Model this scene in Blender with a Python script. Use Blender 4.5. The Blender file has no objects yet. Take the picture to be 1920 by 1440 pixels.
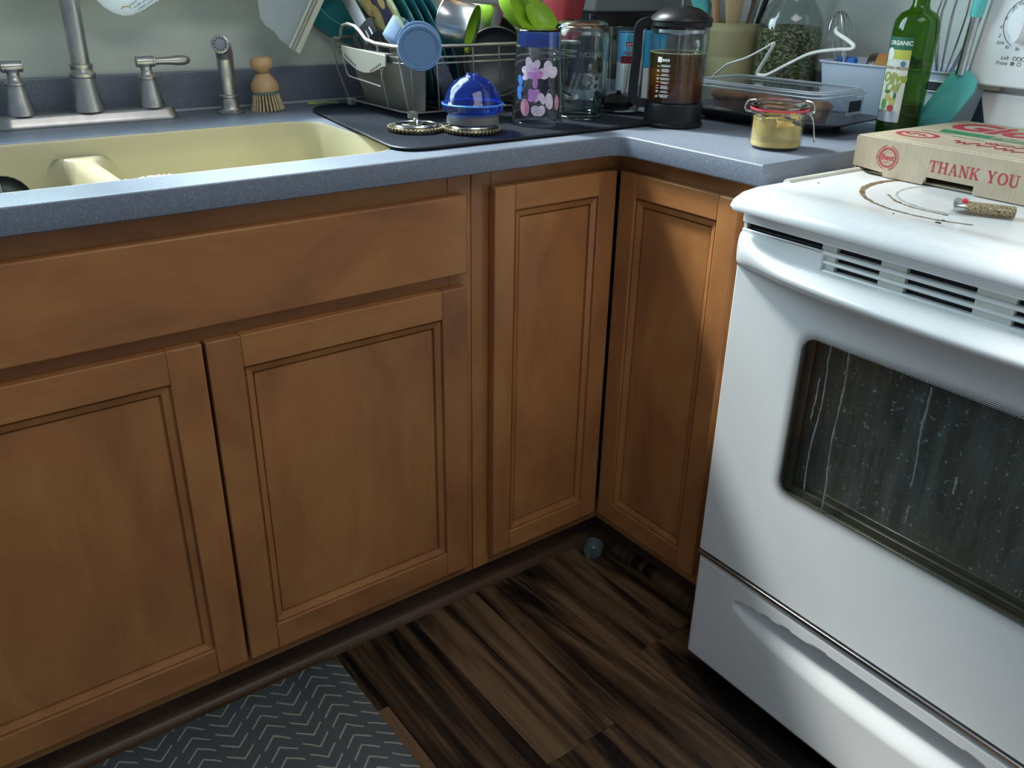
import bpy, bmesh, math, random
from mathutils import Vector, Matrix, Euler

scene = bpy.context.scene
C = scene.collection
PI = math.pi

# ------------------------------------------------------------------ camera
cam_data = bpy.data.cameras.new('camera')
cam = bpy.data.objects.new('camera', cam_data)
C.objects.link(cam)
cam.location = (-1.1156, -1.1648, 1.1628)
cam.rotation_euler = (1.12877, -0.01616, -0.63774)
cam_data.sensor_width = 36.0
cam_data.lens = 1616.3 / 1920 * 36.0
cam_data.clip_start = 0.02
scene.camera = cam

# ------------------------------------------------------------------ view + world + lights
vs = scene.view_settings
vs.view_transform = 'Standard'
vs.look = 'None'
vs.gamma = 1.0
vs.use_curve_mapping = False
vs.exposure = 0.42

world = bpy.data.worlds.new('world')
scene.world = world
world.use_nodes = True
bg = world.node_tree.nodes['Background']
bg.inputs[0].default_value = (0.64, 0.83, 1.0, 1)
bg.inputs[1].default_value = 0.215

# sky light through the window above the sink
wl = bpy.data.lights.new('window_daylight', 'AREA')
wl.shape = 'RECTANGLE'
wl.size = 0.98
wl.size_y = 1.20
wl.energy = 42.0
wl.color = (0.72, 0.90, 1.0)
wlo = bpy.data.objects.new('window_daylight', wl)
C.objects.link(wlo)
wlo.location = (-0.62, 0.775, 1.78)
wlo.rotation_euler = (math.radians(-90), 0, 0)
wlo.visible_camera = True
# hazy sun coming in through the same window
sl = bpy.data.lights.new('hazy_sun', 'SUN')
sl.energy = 5.9
sl.angle = math.radians(7.0)
sl.color = (1.0, 0.97, 0.93)
slo = bpy.data.objects.new('hazy_sun', sl)
C.objects.link(slo)
slo.location = (-1.5, 3.0, 4.0)
slo.rotation_euler = Vector((0.38, -1.0, -1.34)).to_track_quat('-Z', 'Y').to_euler()

# soft overhead fill, added in place of ceiling bounce, behind and above the camera
cl = bpy.data.lights.new('overhead_fill', 'AREA')
cl.shape = 'RECTANGLE'
cl.size = 1.2
cl.size_y = 1.0
cl.energy = 10.0
cl.color = (1.0, 0.97, 0.92)
clo = bpy.data.objects.new('overhead_fill', cl)
C.objects.link(clo)
clo.location = (-0.50, -1.40, 2.40)
clo.visible_camera = True

# ------------------------------------------------------------------ helpers
def link(o, parent=None):
    C.objects.link(o)
    if parent is not None:
        o.parent = parent
    return o

def tag(o, label, cat, group=None, kind=None):
    o['label'] = label
    if cat: o['category'] = cat
    if group: o['group'] = group
    if kind: o['kind'] = kind
    return o

def thing(name, label, cat, loc=(0, 0, 0), rot=(0, 0, 0), group=None, kind=None):
    o = bpy.data.objects.new(name, None)
    o.empty_display_size = 0.05
    C.objects.link(o)
    o.location = loc
    o.rotation_euler = rot if not isinstance(rot, (int, float)) else (0, 0, rot)
    return tag(o, label, cat, group, kind)

def copy_tree(o, parent=None):
    c = o.copy(); C.objects.link(c); c.parent = parent
    for ch in list(o.children): copy_tree(ch, c)
    return c

class MB:
    """collects simple shapes; build() links them as one mesh object"""
    def __init__(s): s.v = []; s.f = []; s.uv = None
    def add(s, vs, fs, M=None):
        n = len(s.v)
        for p in vs:
            s.v.append(tuple(M @ Vector(p)) if M is not None else tuple(p))
        for f in fs: s.f.append([i + n for i in f])
        return s
    def box(s, a, b, M=None):
        x0, y0, z0 = a; x1, y1, z1 = b
        return s.add([(x0,y0,z0),(x1,y0,z0),(x1,y1,z0),(x0,y1,z0),(x0,y0,z1),(x1,y0,z1),(x1,y1,z1),(x0,y1,z1)],
              [(0,3,2,1),(4,5,6,7),(0,1,5,4),(1,2,6,5),(2,3,7,6),(3,0,4,7)], M)
    def lathe(s, prof, n=32, M=None, cap0=True, cap1=True, a0=0.0, ex=1.0, ey=1.0):
        vs = []; fs = []
        for r, z in prof:
            for k in range(n):
                a = a0 + 2*PI*k/n
                vs.append((r*math.cos(a)*ex, r*math.sin(a)*ey, z))
        m = len(prof)
        for i in range(m-1):
            for k in range(n):
                k2 = (k+1) % n
                fs.append((i*n+k, i*n+k2, (i+1)*n+k2, (i+1)*n+k))
        if cap0: fs.append(list(range(n))[::-1])
        if cap1: fs.append([(m-1)*n+k for k in range(n)])
        return s.add(vs, fs, M)
    def tube(s, pts, r, n=8, closed=False, caps=True, M=None, flat=1.0):
        pts = [Vector(p) for p in pts]
        m = len(pts)
        rr = r if isinstance(r, (list, tuple)) else [r]*m
        tang = []
        for i in range(m):
            if closed: t = pts[(i+1) % m] - pts[i-1]
            elif i == 0: t = pts[1]-pts[0]
            elif i == m-1: t = pts[-1]-pts[-2]
            else: t = (pts[i+1]-pts[i]).normalized() + (pts[i]-pts[i-1]).normalized()
            if t.length < 1e-9: t = Vector((0,0,1))
            tang.append(t.normalized())
        up = Vector((0,0,1)) if abs(tang[0].z) < 0.9 else Vector((1,0,0))
        nrm = (up - tang[0]*up.dot(tang[0])).normalized()
        vs = []; fs = []
        for i in range(m):
            t = tang[i]
            nrm = nrm - t*nrm.dot(t)
            if nrm.length < 1e-6: nrm = t.orthogonal()
            nrm.normalize()
            b = t.cross(nrm)
            for k in range(n):
                a = 2*PI*k/n
                vs.append(pts[i] + (nrm*math.cos(a)*flat + b*math.sin(a))*rr[i])
        for i in range(m if closed else m-1):
            j = (i+1) % m
            for k in range(n):
                k2 = (k+1) % n
                fs.append((i*n+k, i*n+k2, j*n+k2, j*n+k))
        if caps and not closed:
            fs.append(list(range(n))[::-1]); fs.append([(m-1)*n+k for k in range(n)])
        return s.add(vs, fs, M)
    def prism(s, poly, z0, z1, M=None):
        n = len(poly)
        vs = [(x,y,z0) for x,y in poly] + [(x,y,z1) for x,y in poly]
        fs = [list(range(n))[::-1], list(range(n,2*n))]
        for k in range(n): fs.append((k,(k+1)%n,n+(k+1)%n,n+k))
        return s.add(vs, fs, M)
    def rings(s, rings, cap0=True, cap1=True, closed=True, M=None):
        n = len(rings[0]); vs = [p for r in rings for p in r]; fs = []
        for i in range(len(rings)-1):
            for k in range(n if closed else n-1):
                k2 = (k+1) % n
                fs.append((i*n+k, i*n+k2, (i+1)*n+k2, (i+1)*n+k))
        if cap0: fs.append(list(range(n))[::-1])
        if cap1: fs.append([(len(rings)-1)*n+k for k in range(n)])
        return s.add(vs, fs, M)
    def grid(s, fn, nu, nv, M=None):
        vs = [fn(i/nu, j/nv) for j in range(nv+1) for i in range(nu+1)]
        fs = [(j*(nu+1)+i, j*(nu+1)+i+1, (j+1)*(nu+1)+i+1, (j+1)*(nu+1)+i) for j in range(nv) for i in range(nu)]
        return s.add(vs, fs, M)
    def mesh(s, name):
        me = bpy.data.meshes.new(name)
        me.from_pydata(s.v, [], s.f)
        bm = bmesh.new(); bm.from_mesh(me)
        bmesh.ops.recalc_face_normals(bm, faces=bm.faces)
        bm.to_mesh(me); bm.free()
        return me
    def build(s, name, mat, parent=None, smooth=False, bevel=0, seg=2, solid=0, loc=None, rot=None, sub=0, angle=35):
        me = s.mesh(name)
        o = bpy.data.objects.new(name, me)
        link(o, parent)
        if mat is not None: me.materials.append(mat)
        if smooth: smooth_mesh(me, angle)
        if solid:
            m = o.modifiers.new('solid', 'SOLIDIFY'); m.thickness = solid; m.offset = 0
        if bevel:
            m = o.modifiers.new('bevel', 'BEVEL'); m.width = bevel; m.segments = seg
            m.limit_method = 'ANGLE'; m.angle_limit = math.radians(40)
            smooth_mesh(me, 50)
        if sub:
            m = o.modifiers.new('sub', 'SUBSURF'); m.levels = sub; m.render_levels = sub
        if loc is not None: o.location = loc
        if rot is not None: o.rotation_euler = rot
        return o

def smooth_mesh(me, angle=35):
    for p in me.polygons: p.use_smooth = True
    bm = bmesh.new(); bm.from_mesh(me)
    lim = math.radians(angle)
    for e in bm.edges:
        if len(e.link_faces) == 2:
            e.smooth = e.calc_face_angle(0) < lim
    bm.to_mesh(me); bm.free()

def rrect(x0, x1, y0, y1, r, n=6):
    """rounded rectangle, ccw"""
    out = []
    for cx, cy, a in ((x1-r, y1-r, 0), (x0+r, y1-r, 90), (x0+r, y0+r, 180), (x1-r, y0+r, 270)):
        for k in range(n+1):
            t = math.radians(a + 90*k/n)
            out.append((cx + r*math.cos(t), cy + r*math.sin(t)))
    return out

def fill_curve(loops, half_thick, bevel=0.0, res=2):
    """2D filled curve with holes -> mesh centred on z = 0"""
    cu = bpy.data.curves.new('tmp', 'CURVE')
    cu.dimensions = '2D'; cu.fill_mode = 'BOTH'
    cu.extrude = max(half_thick - bevel, 0.0); cu.bevel_depth = bevel; cu.bevel_resolution = res
    cu.offset = -bevel
    for lp in loops:
        sp = cu.splines.new('POLY'); sp.points.add(len(lp)-1)
        for p, (x, y) in zip(sp.points, lp): p.co = (x, y, 0, 1)
        sp.use_cyclic_u = True
    o = bpy.data.objects.new('tmp', cu)
    me = bpy.data.meshes.new_from_object(o)
    bpy.data.objects.remove(o); bpy.data.curves.remove(cu)
    return me

def mesh_obj(name, me, mat, parent=None, smooth=0):
    me.name = name
    o = bpy.data.objects.new(name, me); link(o, parent)
    me.materials.clear(); me.materials.append(mat)
    if smooth: smooth_mesh(me, smooth)
    return o

def text_mesh(txt, size, M, shear=0.0, bold=0.0, align='CENTER', width=1.0, spacing=1.0):
    cu = bpy.data.curves.new('tmp', 'FONT')
    cu.body = txt; cu.size = size; cu.align_x = align; cu.align_y = 'CENTER'; cu.shear = shear; cu.offset = bold
    cu.space_character = spacing; cu.resolution_u = 3
    o = bpy.data.objects.new('tmp', cu)
    me = bpy.data.meshes.new_from_object(o)
    bpy.data.objects.remove(o); bpy.data.curves.remove(cu)
    me.transform(M @ Matrix.Diagonal((width, 1, 1, 1)))
    return me

def join_meshes(meshes):
    mb = MB()
    for me in meshes:
        mb.add([v.co[:] for v in me.vertices], [list(p.vertices) for p in me.polygons])
        bpy.data.meshes.remove(me)
    return mb

def tiny_print(mb, M, width, h, seed=0, words=3):
    """print too small to read in the photograph: a row of little strokes, left edge at the origin"""
    r = random.Random(seed); x = 0.0; k = 0; gap = width/(words*7)
    while x < width:
        w = h*r.uniform(0.25, 0.6); y = h*r.uniform(0.0, 0.2); t = h*r.uniform(0.6, 1.0)
        mb.add([(x, y-h/2, 0), (x+w, y-h/2, 0), (x+w, t-h/2, 0), (x, t-h/2, 0)], [(0, 1, 2, 3)], M)
        x += w + h*0.22; k += 1
        if k % 6 == 0: x += gap
    return mb

def squiggle(w, h, n, seed):
    r = random.Random(seed)
    return spline([(w*i/n, h*(r.random()-0.5) + (h*0.5 if i % 5 == 0 else 0), 0) for i in range(n+1)], 4)

def frame(o, x, y):
    """matrix with origin o, local x along x, local y along y"""
    x = Vector(x).normalized(); y = Vector(y).normalized(); z = x.cross(y)
    M = Matrix((x, y, z)).transposed().to_4x4(); M.translation = Vector(o)
    return M

def spline(pts, n=8, closed=False):
    """Catmull-Rom through pts"""
    pts = [Vector(p) for p in pts]; out = []; m = len(pts)
    rng = range(m if closed else m-1)
    for i in rng:
        if closed: p0, p1, p2, p3 = pts[i-1], pts[i], pts[(i+1) % m], pts[(i+2) % m]
        else:
            p1, p2 = pts[i], pts[i+1]
            p0 = pts[i-1] if i > 0 else p1*2-p2
            p3 = pts[i+2] if i+2 < m else p2*2-p1
        for k in range(n):
            t = k/n
            out.append(0.5*((2*p1)+(p2-p0)*t+(2*p0-5*p1+4*p2-p3)*t*t+(3*p1-p0-3*p2+p3)*t**3))
    if not closed: out.append(pts[-1])
    return out

def sstep(a, b, x):
    t = min(1, max(0, (x-a)/(b-a))); return t*t*(3-2*t)

# ------------------------------------------------------------------ materials
class NT:
    def __init__(s, name):
        s.m = bpy.data.materials.new(name); s.m.use_nodes = True
        s.t = s.m.node_tree; s.t.nodes.clear()
        s.out = s.n('ShaderNodeOutputMaterial')
    def n(s, typ, **kw):
        nd = s.t.nodes.new(typ)
        for k, v in kw.items(): setattr(nd, k, v)
        return nd
    def l(s, a, b): s.t.links.new(a, b)
    def val(s, inp, v):
        if hasattr(v, 'bl_idname') or isinstance(v, bpy.types.NodeSocket): s.l(v, inp)
        else: inp.default_value = v
    def math(s, op, a, b=None, c=None, clamp=False):
        nd = s.n('ShaderNodeMath', operation=op, use_clamp=clamp)
        s.val(nd.inputs[0], a)
        if b is not None: s.val(nd.inputs[1], b)
        if c is not None: s.val(nd.inputs[2], c)
        return nd.outputs[0]
    def coords(s, kind='Object', scale=(1,1,1), rot=(0,0,0), loc=(0,0,0)):
        tc = s.n('ShaderNodeTexCoord'); mp = s.n('ShaderNodeMapping')
        mp.inputs['Scale'].default_value = scale; mp.inputs['Rotation'].default_value = rot; mp.inputs['Location'].default_value = loc
        s.l(tc.outputs[kind], mp.inputs['Vector'])
        return mp.outputs[0]
    def noise(s, vec, scale, detail=4, rough=0.5, dist=0.0):
        nd = s.n('ShaderNodeTexNoise')
        s.l(vec, nd.inputs['Vector'])
        nd.inputs['Scale'].default_value = scale; nd.inputs['Detail'].default_value = detail
        nd.inputs['Roughness'].default_value = rough; nd.inputs['Distortion'].default_value = dist
        return nd.outputs['Fac']
    def ramp(s, fac, stops, interp='LINEAR'):
        nd = s.n('ShaderNodeValToRGB'); nd.color_ramp.interpolation = interp
        el = nd.color_ramp.elements
        while len(el) < len(stops): el.new(0.5)
        for e, (p, c) in zip(el, stops):
            e.position = p; e.color = (c[0], c[1], c[2], 1) if isinstance(c, (tuple, list)) else (c, c, c, 1)
        s.l(fac, nd.inputs[0])
        return nd.outputs[0]
    def mix(s, fac, a, b):
        nd = s.n('ShaderNodeMix', data_type='RGBA')
        s.val(nd.inputs[0], fac)
        for i, v in ((6, a), (7, b)):
            if isinstance(v, bpy.types.NodeSocket): s.l(v, nd.inputs[i])
            else: nd.inputs[i].default_value = (v[0], v[1], v[2], 1)
        return nd.outputs[2]
    def bsdf(s, color=(0.8,0.8,0.8), rough=0.5, metal=0.0, spec=0.5, bump=None, bump_d=0.001, bump_s=0.5, **kw):
        b = s.n('ShaderNodeBsdfPrincipled')
        if isinstance(color, bpy.types.NodeSocket): s.l(color, b.inputs['Base Color'])
        else: b.inputs['Base Color'].default_value = (*color[:3], 1)
        s.val(b.inputs['Roughness'], rough); s.val(b.inputs['Metallic'], metal)
        b.inputs['Specular IOR Level'].default_value = spec
        for k, v in kw.items(): s.val(b.inputs[k.replace('_', ' ')], v)
        if bump is not None:
            bp = s.n('ShaderNodeBump'); bp.inputs['Strength'].default_value = bump_s; bp.inputs['Distance'].default_value = bump_d
            s.l(bump, bp.inputs['Height']); s.l(bp.outputs[0], b.inputs['Normal'])
        return b.outputs[0]
    def done(s, sh):
        s.l(sh, s.out.inputs[0]); return s.m

def plain(name, color, rough=0.5, metal=0.0, spec=0.5, var=0.0, vs=30, bump=0.0, bs=200, **kw):
    """procedural: base colour with a little noise variation"""
    t = NT(name); vec = t.coords()
    col = color
    v = max(var, 0.04)
    f = t.noise(vec, vs, 3)
    col = t.ramp(f, [(0.3, tuple(c*(1-v) for c in color)), (0.7, tuple(min(1, c*(1+v)) for c in color))])
    bm = t.noise(vec, bs, 2) if bump else None
    return t.done(t.bsdf(col, rough, metal, spec, bump=bm, bump_d=bump, **kw))

def wall_ior(t, ior):
    """same reflectance from both sides of an unrefracted wall (no total internal reflection)"""
    g = t.n('ShaderNodeNewGeometry')
    return t.math('MULTIPLY_ADD', g.outputs['Backfacing'], 1.0/ior-ior, ior)

def glassy(name, tint=(1,1,1), ior=1.45, rough=0.0, haze=0.0, haze_col=(0.9,0.95,1.0)):
    """thin clear wall: tinted see-through plus Fresnel reflection, optional milky haze"""
    t = NT(name)
    tr = t.n('ShaderNodeBsdfTransparent'); tr.inputs[0].default_value = (*tint, 1)
    gl = t.n('ShaderNodeBsdfGlossy'); gl.inputs['Roughness'].default_value = rough
    fr = t.n('ShaderNodeFresnel')
    t.l(wall_ior(t, ior), fr.inputs[0])
    base = tr.outputs[0]
    if haze:
        df = t.n('ShaderNodeBsdfDiffuse'); df.inputs[0].default_value = (*haze_col, 1)
        tl = t.n('ShaderNodeBsdfTranslucent'); tl.inputs[0].default_value = (*haze_col, 1)
        m0 = t.n('ShaderNodeMixShader'); m0.inputs[0].default_value = 0.45
        t.l(df.outputs[0], m0.inputs[1]); t.l(tl.outputs[0], m0.inputs[2])
        m1 = t.n('ShaderNodeMixShader')
        nz = t.noise(t.coords(), 14, 3)
        hz = t.math('MULTIPLY_ADD', nz, haze*0.5, haze*0.75, clamp=True)
        t.l(hz, m1.inputs[0])
        t.l(base, m1.inputs[1]); t.l(m0.outputs[0], m1.inputs[2]); base = m1.outputs[0]
    ms = t.n('ShaderNodeMixShader')
    t.l(fr.outputs[0], ms.inputs[0]); t.l(base, ms.inputs[1]); t.l(gl.outputs[0], ms.inputs[2])
    return t.done(ms.outputs[0])

def wood(name, axis, c0, c1, c2, rough=0.38, blot=6.5):
    """stained maple: soft blotches, faint grain along axis"""
    t = NT(name)
    st = {'x': (1.0, 22, 22), 'y': (22, 1.0, 22), 'z': (22, 22, 1.0)}[axis]
    st2 = {'x': (0.55, 1.2, 1.2), 'y': (1.2, 0.55, 1.2), 'z': (1.2, 1.2, 0.55)}[axis]
    tc = t.n('ShaderNodeTexCoord'); oi = t.n('ShaderNodeObjectInfo')
    ad = t.n('ShaderNodeVectorMath', operation='MULTIPLY_ADD')
    cb = t.n('ShaderNodeCombineXYZ')
    for i in range(3): t.l(oi.outputs['Random'], cb.inputs[i])
    t.l(cb.outputs[0], ad.inputs[0]); ad.inputs[1].default_value = (7, 5, 9); t.l(tc.outputs['Object'], ad.inputs[2])
    def mp(sc):
        m = t.n('ShaderNodeMapping'); m.inputs['Scale'].default_value = sc; t.l(ad.outputs[0], m.inputs[0]); return m.outputs[0]
    b = t.noise(mp(st2), blot, 5, 0.6, 0.6)
    g = t.noise(mp(st), 9, 6, 0.65, 0.4)
    base = t.ramp(b, [(0.25, c0), (0.5, c1), (0.75, c2)])
    gr = t.ramp(g, [(0.30, (0.86, 0.85, 0.84)), (0.70, (1.05, 1.05, 1.05))])
    mx = t.n('ShaderNodeMix', data_type='RGBA', blend_type='MULTIPLY'); mx.inputs[0].default_value = 0.4
    t.l(base, mx.inputs[6]); t.l(gr, mx.inputs[7])
    return t.done(t.bsdf(mx.outputs[2], rough, 0, 0.4, bump=g, bump_d=0.0003, bump_s=0.3))

W0, W1, W2 = (0.262, 0.102, 0.044), (0.385, 0.162, 0.056), (0.485, 0.224, 0.078)
M_wood_z = wood('cabinet_wood_vertical', 'z', W0, W1, W2)
M_wood_x = wood('cabinet_wood_horizontal', 'x', W0, W1, W2)
M_wood_y = wood('cabinet_wood_depth', 'y', W0, W1, W2)

def counter_mat():
    t = NT('countertop_laminate'); vec = t.coords()
    f = t.noise(vec, 420, 2, 0.6)
    g = t.noise(vec, 6, 3)
    col = t.ramp(f, [(0.33, (0.140, 0.168, 0.215)), (0.5, (0.178, 0.208, 0.262)), (0.66, (0.205, 0.238, 0.295)), (0.76, (0.50, 0.55, 0.62))])
    col = t.mix(t.math('MULTIPLY', g, 0.25), col, (0.19, 0.225, 0.29))
    rg = t.ramp(g, [(0.3, 0.34), (0.7, 0.46)])
    return t.done(t.bsdf(col, rg, 0, 0.4))
M_counter = counter_mat()
M_sink = plain('cream_sink_enamel', (0.56, 0.52, 0.345), 0.28, var=0.06, vs=5)
M_wall = plain('sage_wall_paint', (0.66, 0.72, 0.675), 0.6, var=0.04, vs=3, bump=0.0006, bs=350)
M_trim = plain('painted_window_trim', (0.62, 0.63, 0.60), 0.45)
M_white = plain('white_enamel', (0.80, 0.82, 0.82), 0.22, var=0.02, vs=4)
M_white2 = plain('white_plastic', (0.80, 0.83, 0.86), 0.35, var=0.02, vs=8)
M_black = plain('black_plastic', (0.010, 0.011, 0.013), 0.36, spec=0.35)
M_blackhole = plain('dark_gap', (0.01, 0.01, 0.01), 0.8)
M_steel = plain('brushed_steel', (0.55, 0.55, 0.56), 0.26, 1.0, var=0.08, vs=60)
M_nickel = plain('brushed_nickel', (0.52, 0.51, 0.50), 0.34, 1.0, var=0.12, vs=40)
M_wire = plain('satin_wire', (0.50, 0.48, 0.44), 0.35, 0.85)
M_greyp = plain('grey_caddy_plastic', (0.33, 0.335, 0.295), 0.5, var=0.05, vs=15)
M_clear = glassy('clear_glass', (0.93, 0.955, 0.95), 1.45)
M_clearp = glassy('clear_plastic', (0.93, 0.95, 0.97), 1.42, 0.04, haze=0.06)

def floor_mat():
    t = NT('walnut_plank'); 
    tc = t.n('ShaderNodeTexCoord'); oi = t.n('ShaderNodeObjectInfo')
    cb = t.n('ShaderNodeCombineXYZ'); 
    for i in range(3): t.l(oi.outputs['Random'], cb.inputs[i])
    ad = t.n('ShaderNodeVectorMath', operation='MULTIPLY_ADD')
    t.l(cb.outputs[0], ad.inputs[0]); ad.inputs[1].default_value = (3.1, 17.0, 5.0); t.l(tc.outputs['Object'], ad.inputs[2])
    def mp(sc):
        m = t.n('ShaderNodeMapping'); m.inputs['Scale'].default_value = sc; t.l(ad.outputs[0], m.inputs[0]); return m.outputs[0]
    big = t.noise(mp((4.2, 0.50, 1)), 2.6, 3, 0.5, 1.9)
    mid = t.noise(mp((10, 0.62, 1)), 3.0, 5, 0.6, 1.2)
    fine = t.noise(mp((75, 1.4, 1)), 4.0, 4, 0.6, 0.3)
    s = t.math('MULTIPLY_ADD', mid, 0.42, t.math('MULTIPLY', big, 0.88))
    s = t.math('MULTIPLY_ADD', fine, 0.22, s)
    s = t.math('ADD', s, t.math('MULTIPLY_ADD', oi.outputs['Random'], 0.10, -0.05))
    col = t.ramp(s, [(0.62, (0.006, 0.004, 0.0035)), (0.70, (0.030, 0.018, 0.011)), (0.77, (0.085, 0.048, 0.025)), (0.89, (0.17, 0.102, 0.053))])
    return t.done(t.bsdf(col, 0.42, 0, 0.35, bump=fine, bump_d=0.0004, bump_s=0.3))
M_floor = floor_mat()
# ================================================================== THE SETTING
def struct(o, label):
    o['kind'] = 'structure'; o['label'] = label; return o

# window opening in the wall above the sink
WX0, WX1, WZ0, WZ1 = -1.14, -0.04, 1.150, 2.50
w = MB()
w.box((-2.4, 0.648, 0), (WX0, 0.77, 2.90)).box((WX1, 0.648, 0), (0.768, 0.77, 2.90))
w.box((WX0, 0.648, 0), (WX1, 0.77, WZ0)).box((WX0, 0.648, WZ1), (WX1, 0.77, 2.90))
struct(w.build('wall_back', M_wall), 'sage green painted wall behind the sink')
struct(MB().box((0.648, -2.2, 0), (0.768, 0.648, 2.90)).build('wall_right', M_wall), 'sage green painted wall behind the stove')

t = thing('window_1', 'painted window over the sink', None, ((WX0+WX1)/2, 0.70, WZ0), kind='structure')
hw = (WX1-WX0)/2; hh = WZ1-WZ0
f = MB()
f.box((-hw, -0.02, 0), (-hw+0.05, 0.06, hh)).box((hw-0.05, -0.02, 0), (hw, 0.06, hh))
f.box((-hw+0.05, -0.02, 0), (hw-0.05, 0.06, 0.05)).box((-hw+0.05, -0.02, hh-0.05), (hw-0.05, 0.06, hh))
f.build('window_frame', M_trim, t, bevel=0.003)
MB().box((-0.02, 0.0, 0.05), (0.02, 0.04, hh-0.05)).build('mullion', M_trim, t, bevel=0.003)
for s in (-1, 1):
    a, b = sorted((s*0.02, s*(hw-0.05)))
    MB().box((a, 0.016, 0.05), (b, 0.020, hh-0.05)).build('pane', M_clear, t)
struct(MB().box((WX0-0.04, 0.572, 1.117), (WX1+0.04, 0.70, 1.150)).build('trim_1', M_trim, bevel=0.004), 'window sill board above the sink')

# floor: sub floor with separate planks
fl = struct(MB().box((-2.4, -2.4, -0.03), (0.70, 0.70, -0.008)).build('floor', M_blackhole), 'dark walnut plank floor')
rng = random.Random(4)
xs = -0.306
cols = []
x = xs - 0.1486*13
while x < 0.62:
    cols.append(x); x += 0.1486
for i, x0 in enumerate(cols):
    k = round((x0 - xs)/0.1486)
    y = -2.4
    # one joint row is fixed by the photograph: the plank left of x = -0.306 ends at y = -0.402
    joints = {-1: [-1.62, -0.402], 0: [-1.05, 0.25], 1: [-1.45, -0.30], -2: [-1.0, 0.2], -3: [-1.35, -0.14], 2: [-0.85]}.get(k)
    if joints is None:
        o = rng.uniform(0, 1.2); joints = [-2.4+o, -1.2+o, 0.0+o]
    ys = [-2.4] + [j for j in sorted(joints) if -2.35 < j < 0.66] + [0.70]
    for a, b in zip(ys[:-1], ys[1:]):
        pl = MB().box((0.0004, -(b-a)/2+0.0004, -0.008), (0.1482, (b-a)/2-0.0004, 0.0))
        pl.build('plank', M_floor, fl, loc=(x0, (a+b)/2, 0), bevel=0.0008, seg=1)

# toe boards and shoe mouldings
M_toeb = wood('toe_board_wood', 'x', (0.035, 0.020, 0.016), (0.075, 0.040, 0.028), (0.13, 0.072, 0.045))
def shoe(x0, x1):
    """quarter round along x, back at y = 0"""
    prof = [(0.0, 0.0), (-0.019, 0.0)] + [(-0.019*math.cos(a), 0.019*math.sin(a)) for a in [math.radians(15*k) for k in range(1, 7)]]
    return [[(x, y, z) for y, z in prof] for x in (x0, x1)]
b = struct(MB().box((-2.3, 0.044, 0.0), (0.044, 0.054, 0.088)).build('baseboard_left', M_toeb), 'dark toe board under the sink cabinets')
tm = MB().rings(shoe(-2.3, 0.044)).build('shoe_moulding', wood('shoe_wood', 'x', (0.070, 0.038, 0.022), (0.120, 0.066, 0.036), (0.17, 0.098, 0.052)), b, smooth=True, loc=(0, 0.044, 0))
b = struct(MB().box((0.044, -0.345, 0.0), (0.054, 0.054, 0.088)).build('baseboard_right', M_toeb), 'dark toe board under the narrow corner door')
MB().rings(shoe(-0.044, 0.345)).build('shoe_moulding', M_floor, b, smooth=True, loc=(0.044, 0, 0), rot=(0, 0, -PI/2))

# ================================================================== CABINETS
def cab_door(parent, o, ux, w, h, st=0.050, name='door', horiz=M_wood_x):
    """five-piece door: o lower-left front corner, ux unit vector along the width; front faces ux x z"""
    M = frame(o, ux, (0, 0, 1))          # local: x width, y height, z outwards
    T = -0.019
    # recessed panel with a stepped moulding round it
    a = st
    d = MB()
    rs = []
    for inset, z in ((0, -0.001), (0.0006, -0.0060), (0.0024, -0.0060), (0.0036, -0.0032), (0.013, -0.0065), (0.0134, -0.0125), (0.0158, -0.0125), (0.0168, -0.0096)):
        q = a + inset
        rs.append([(q, q, z), (w-q, q, z), (w-q, h-q, z), (q, h-q, z)])
    d.rings(rs, cap0=False, cap1=True, M=M)
    p = d.build(name, M_wood_z, parent)
    for x0, x1, y0, y1, nm, mt in ((0, a, 0, h, 'stile', M_wood_z), (w-a, w, 0, h, 'stile', M_wood_z), (a, w-a, 0, a, 'rail', horiz), (a, w-a, h-a, h, 'rail', horiz)):
        MB().box((x0, y0, T), (x1, y1, 0), M).build(nm, mt, p, bevel=0.0022 if nm == 'stile' else 0.0015, seg=2)
    # dark back board so the panel has a body
    MB().box((a-0.004, a-0.004, T+0.002), (w-a+0.004, h-a+0.004, -0.0135), M).build('back_board', M_wood_z, p)
    return p

ZC = 0.879
XR, XM, XL = -0.3505, -0.7913, -1.236
sc_ = thing('sink_base_cabinet', 'wide brown wooden base cabinet with two doors under the sink', 'cabinet')
f = MB()
f.box((-1.262, 0, 0.085), (-1.215, 0.019, ZC)).box((-0.375, 0, 0.085), (-0.330, 0.019, ZC))
f.box((-1.215, 0, 0.085), (-0.375, 0.019, 0.128)).box((-1.215, 0, 0.680), (-0.375, 0.019, 0.727)).box((-1.215, 0, 0.832), (-0.375, 0.019, ZC))
f.build('face_frame', M_wood_x, sc_, bevel=0.001, seg=1)
f = MB()
f.box((-1.262, 0.019, 0.085), (-1.246, 0.60, ZC)).box((-0.346, 0.019, 0.085), (-0.330, 0.60, ZC))
f.box((-1.246, 0.019, 0.085), (-0.346, 0.60, 0.100)).box((-1.246, 0.59, 0.100), (-0.346, 0.60, ZC))
f.box((-1.246, 0.019, 0.728), (-0.346, 0.023, 0.832))
f.build('carcass', M_wood_y, sc_)
MB().box((XL, -0.02, 0.7142), (XR, -0.001, 0.845)).build('drawer_front', M_wood_x, sc_, bevel=0.003)
cab_door(sc_, (XM, -0.02, 0.1155), (1, 0, 0), XR-XM, 0.692-0.1155)
cab_door(sc_, (XL, -0.02, 0.1155), (1, 0, 0), XM-0.005-XL, 0.692-0.1155)

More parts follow.
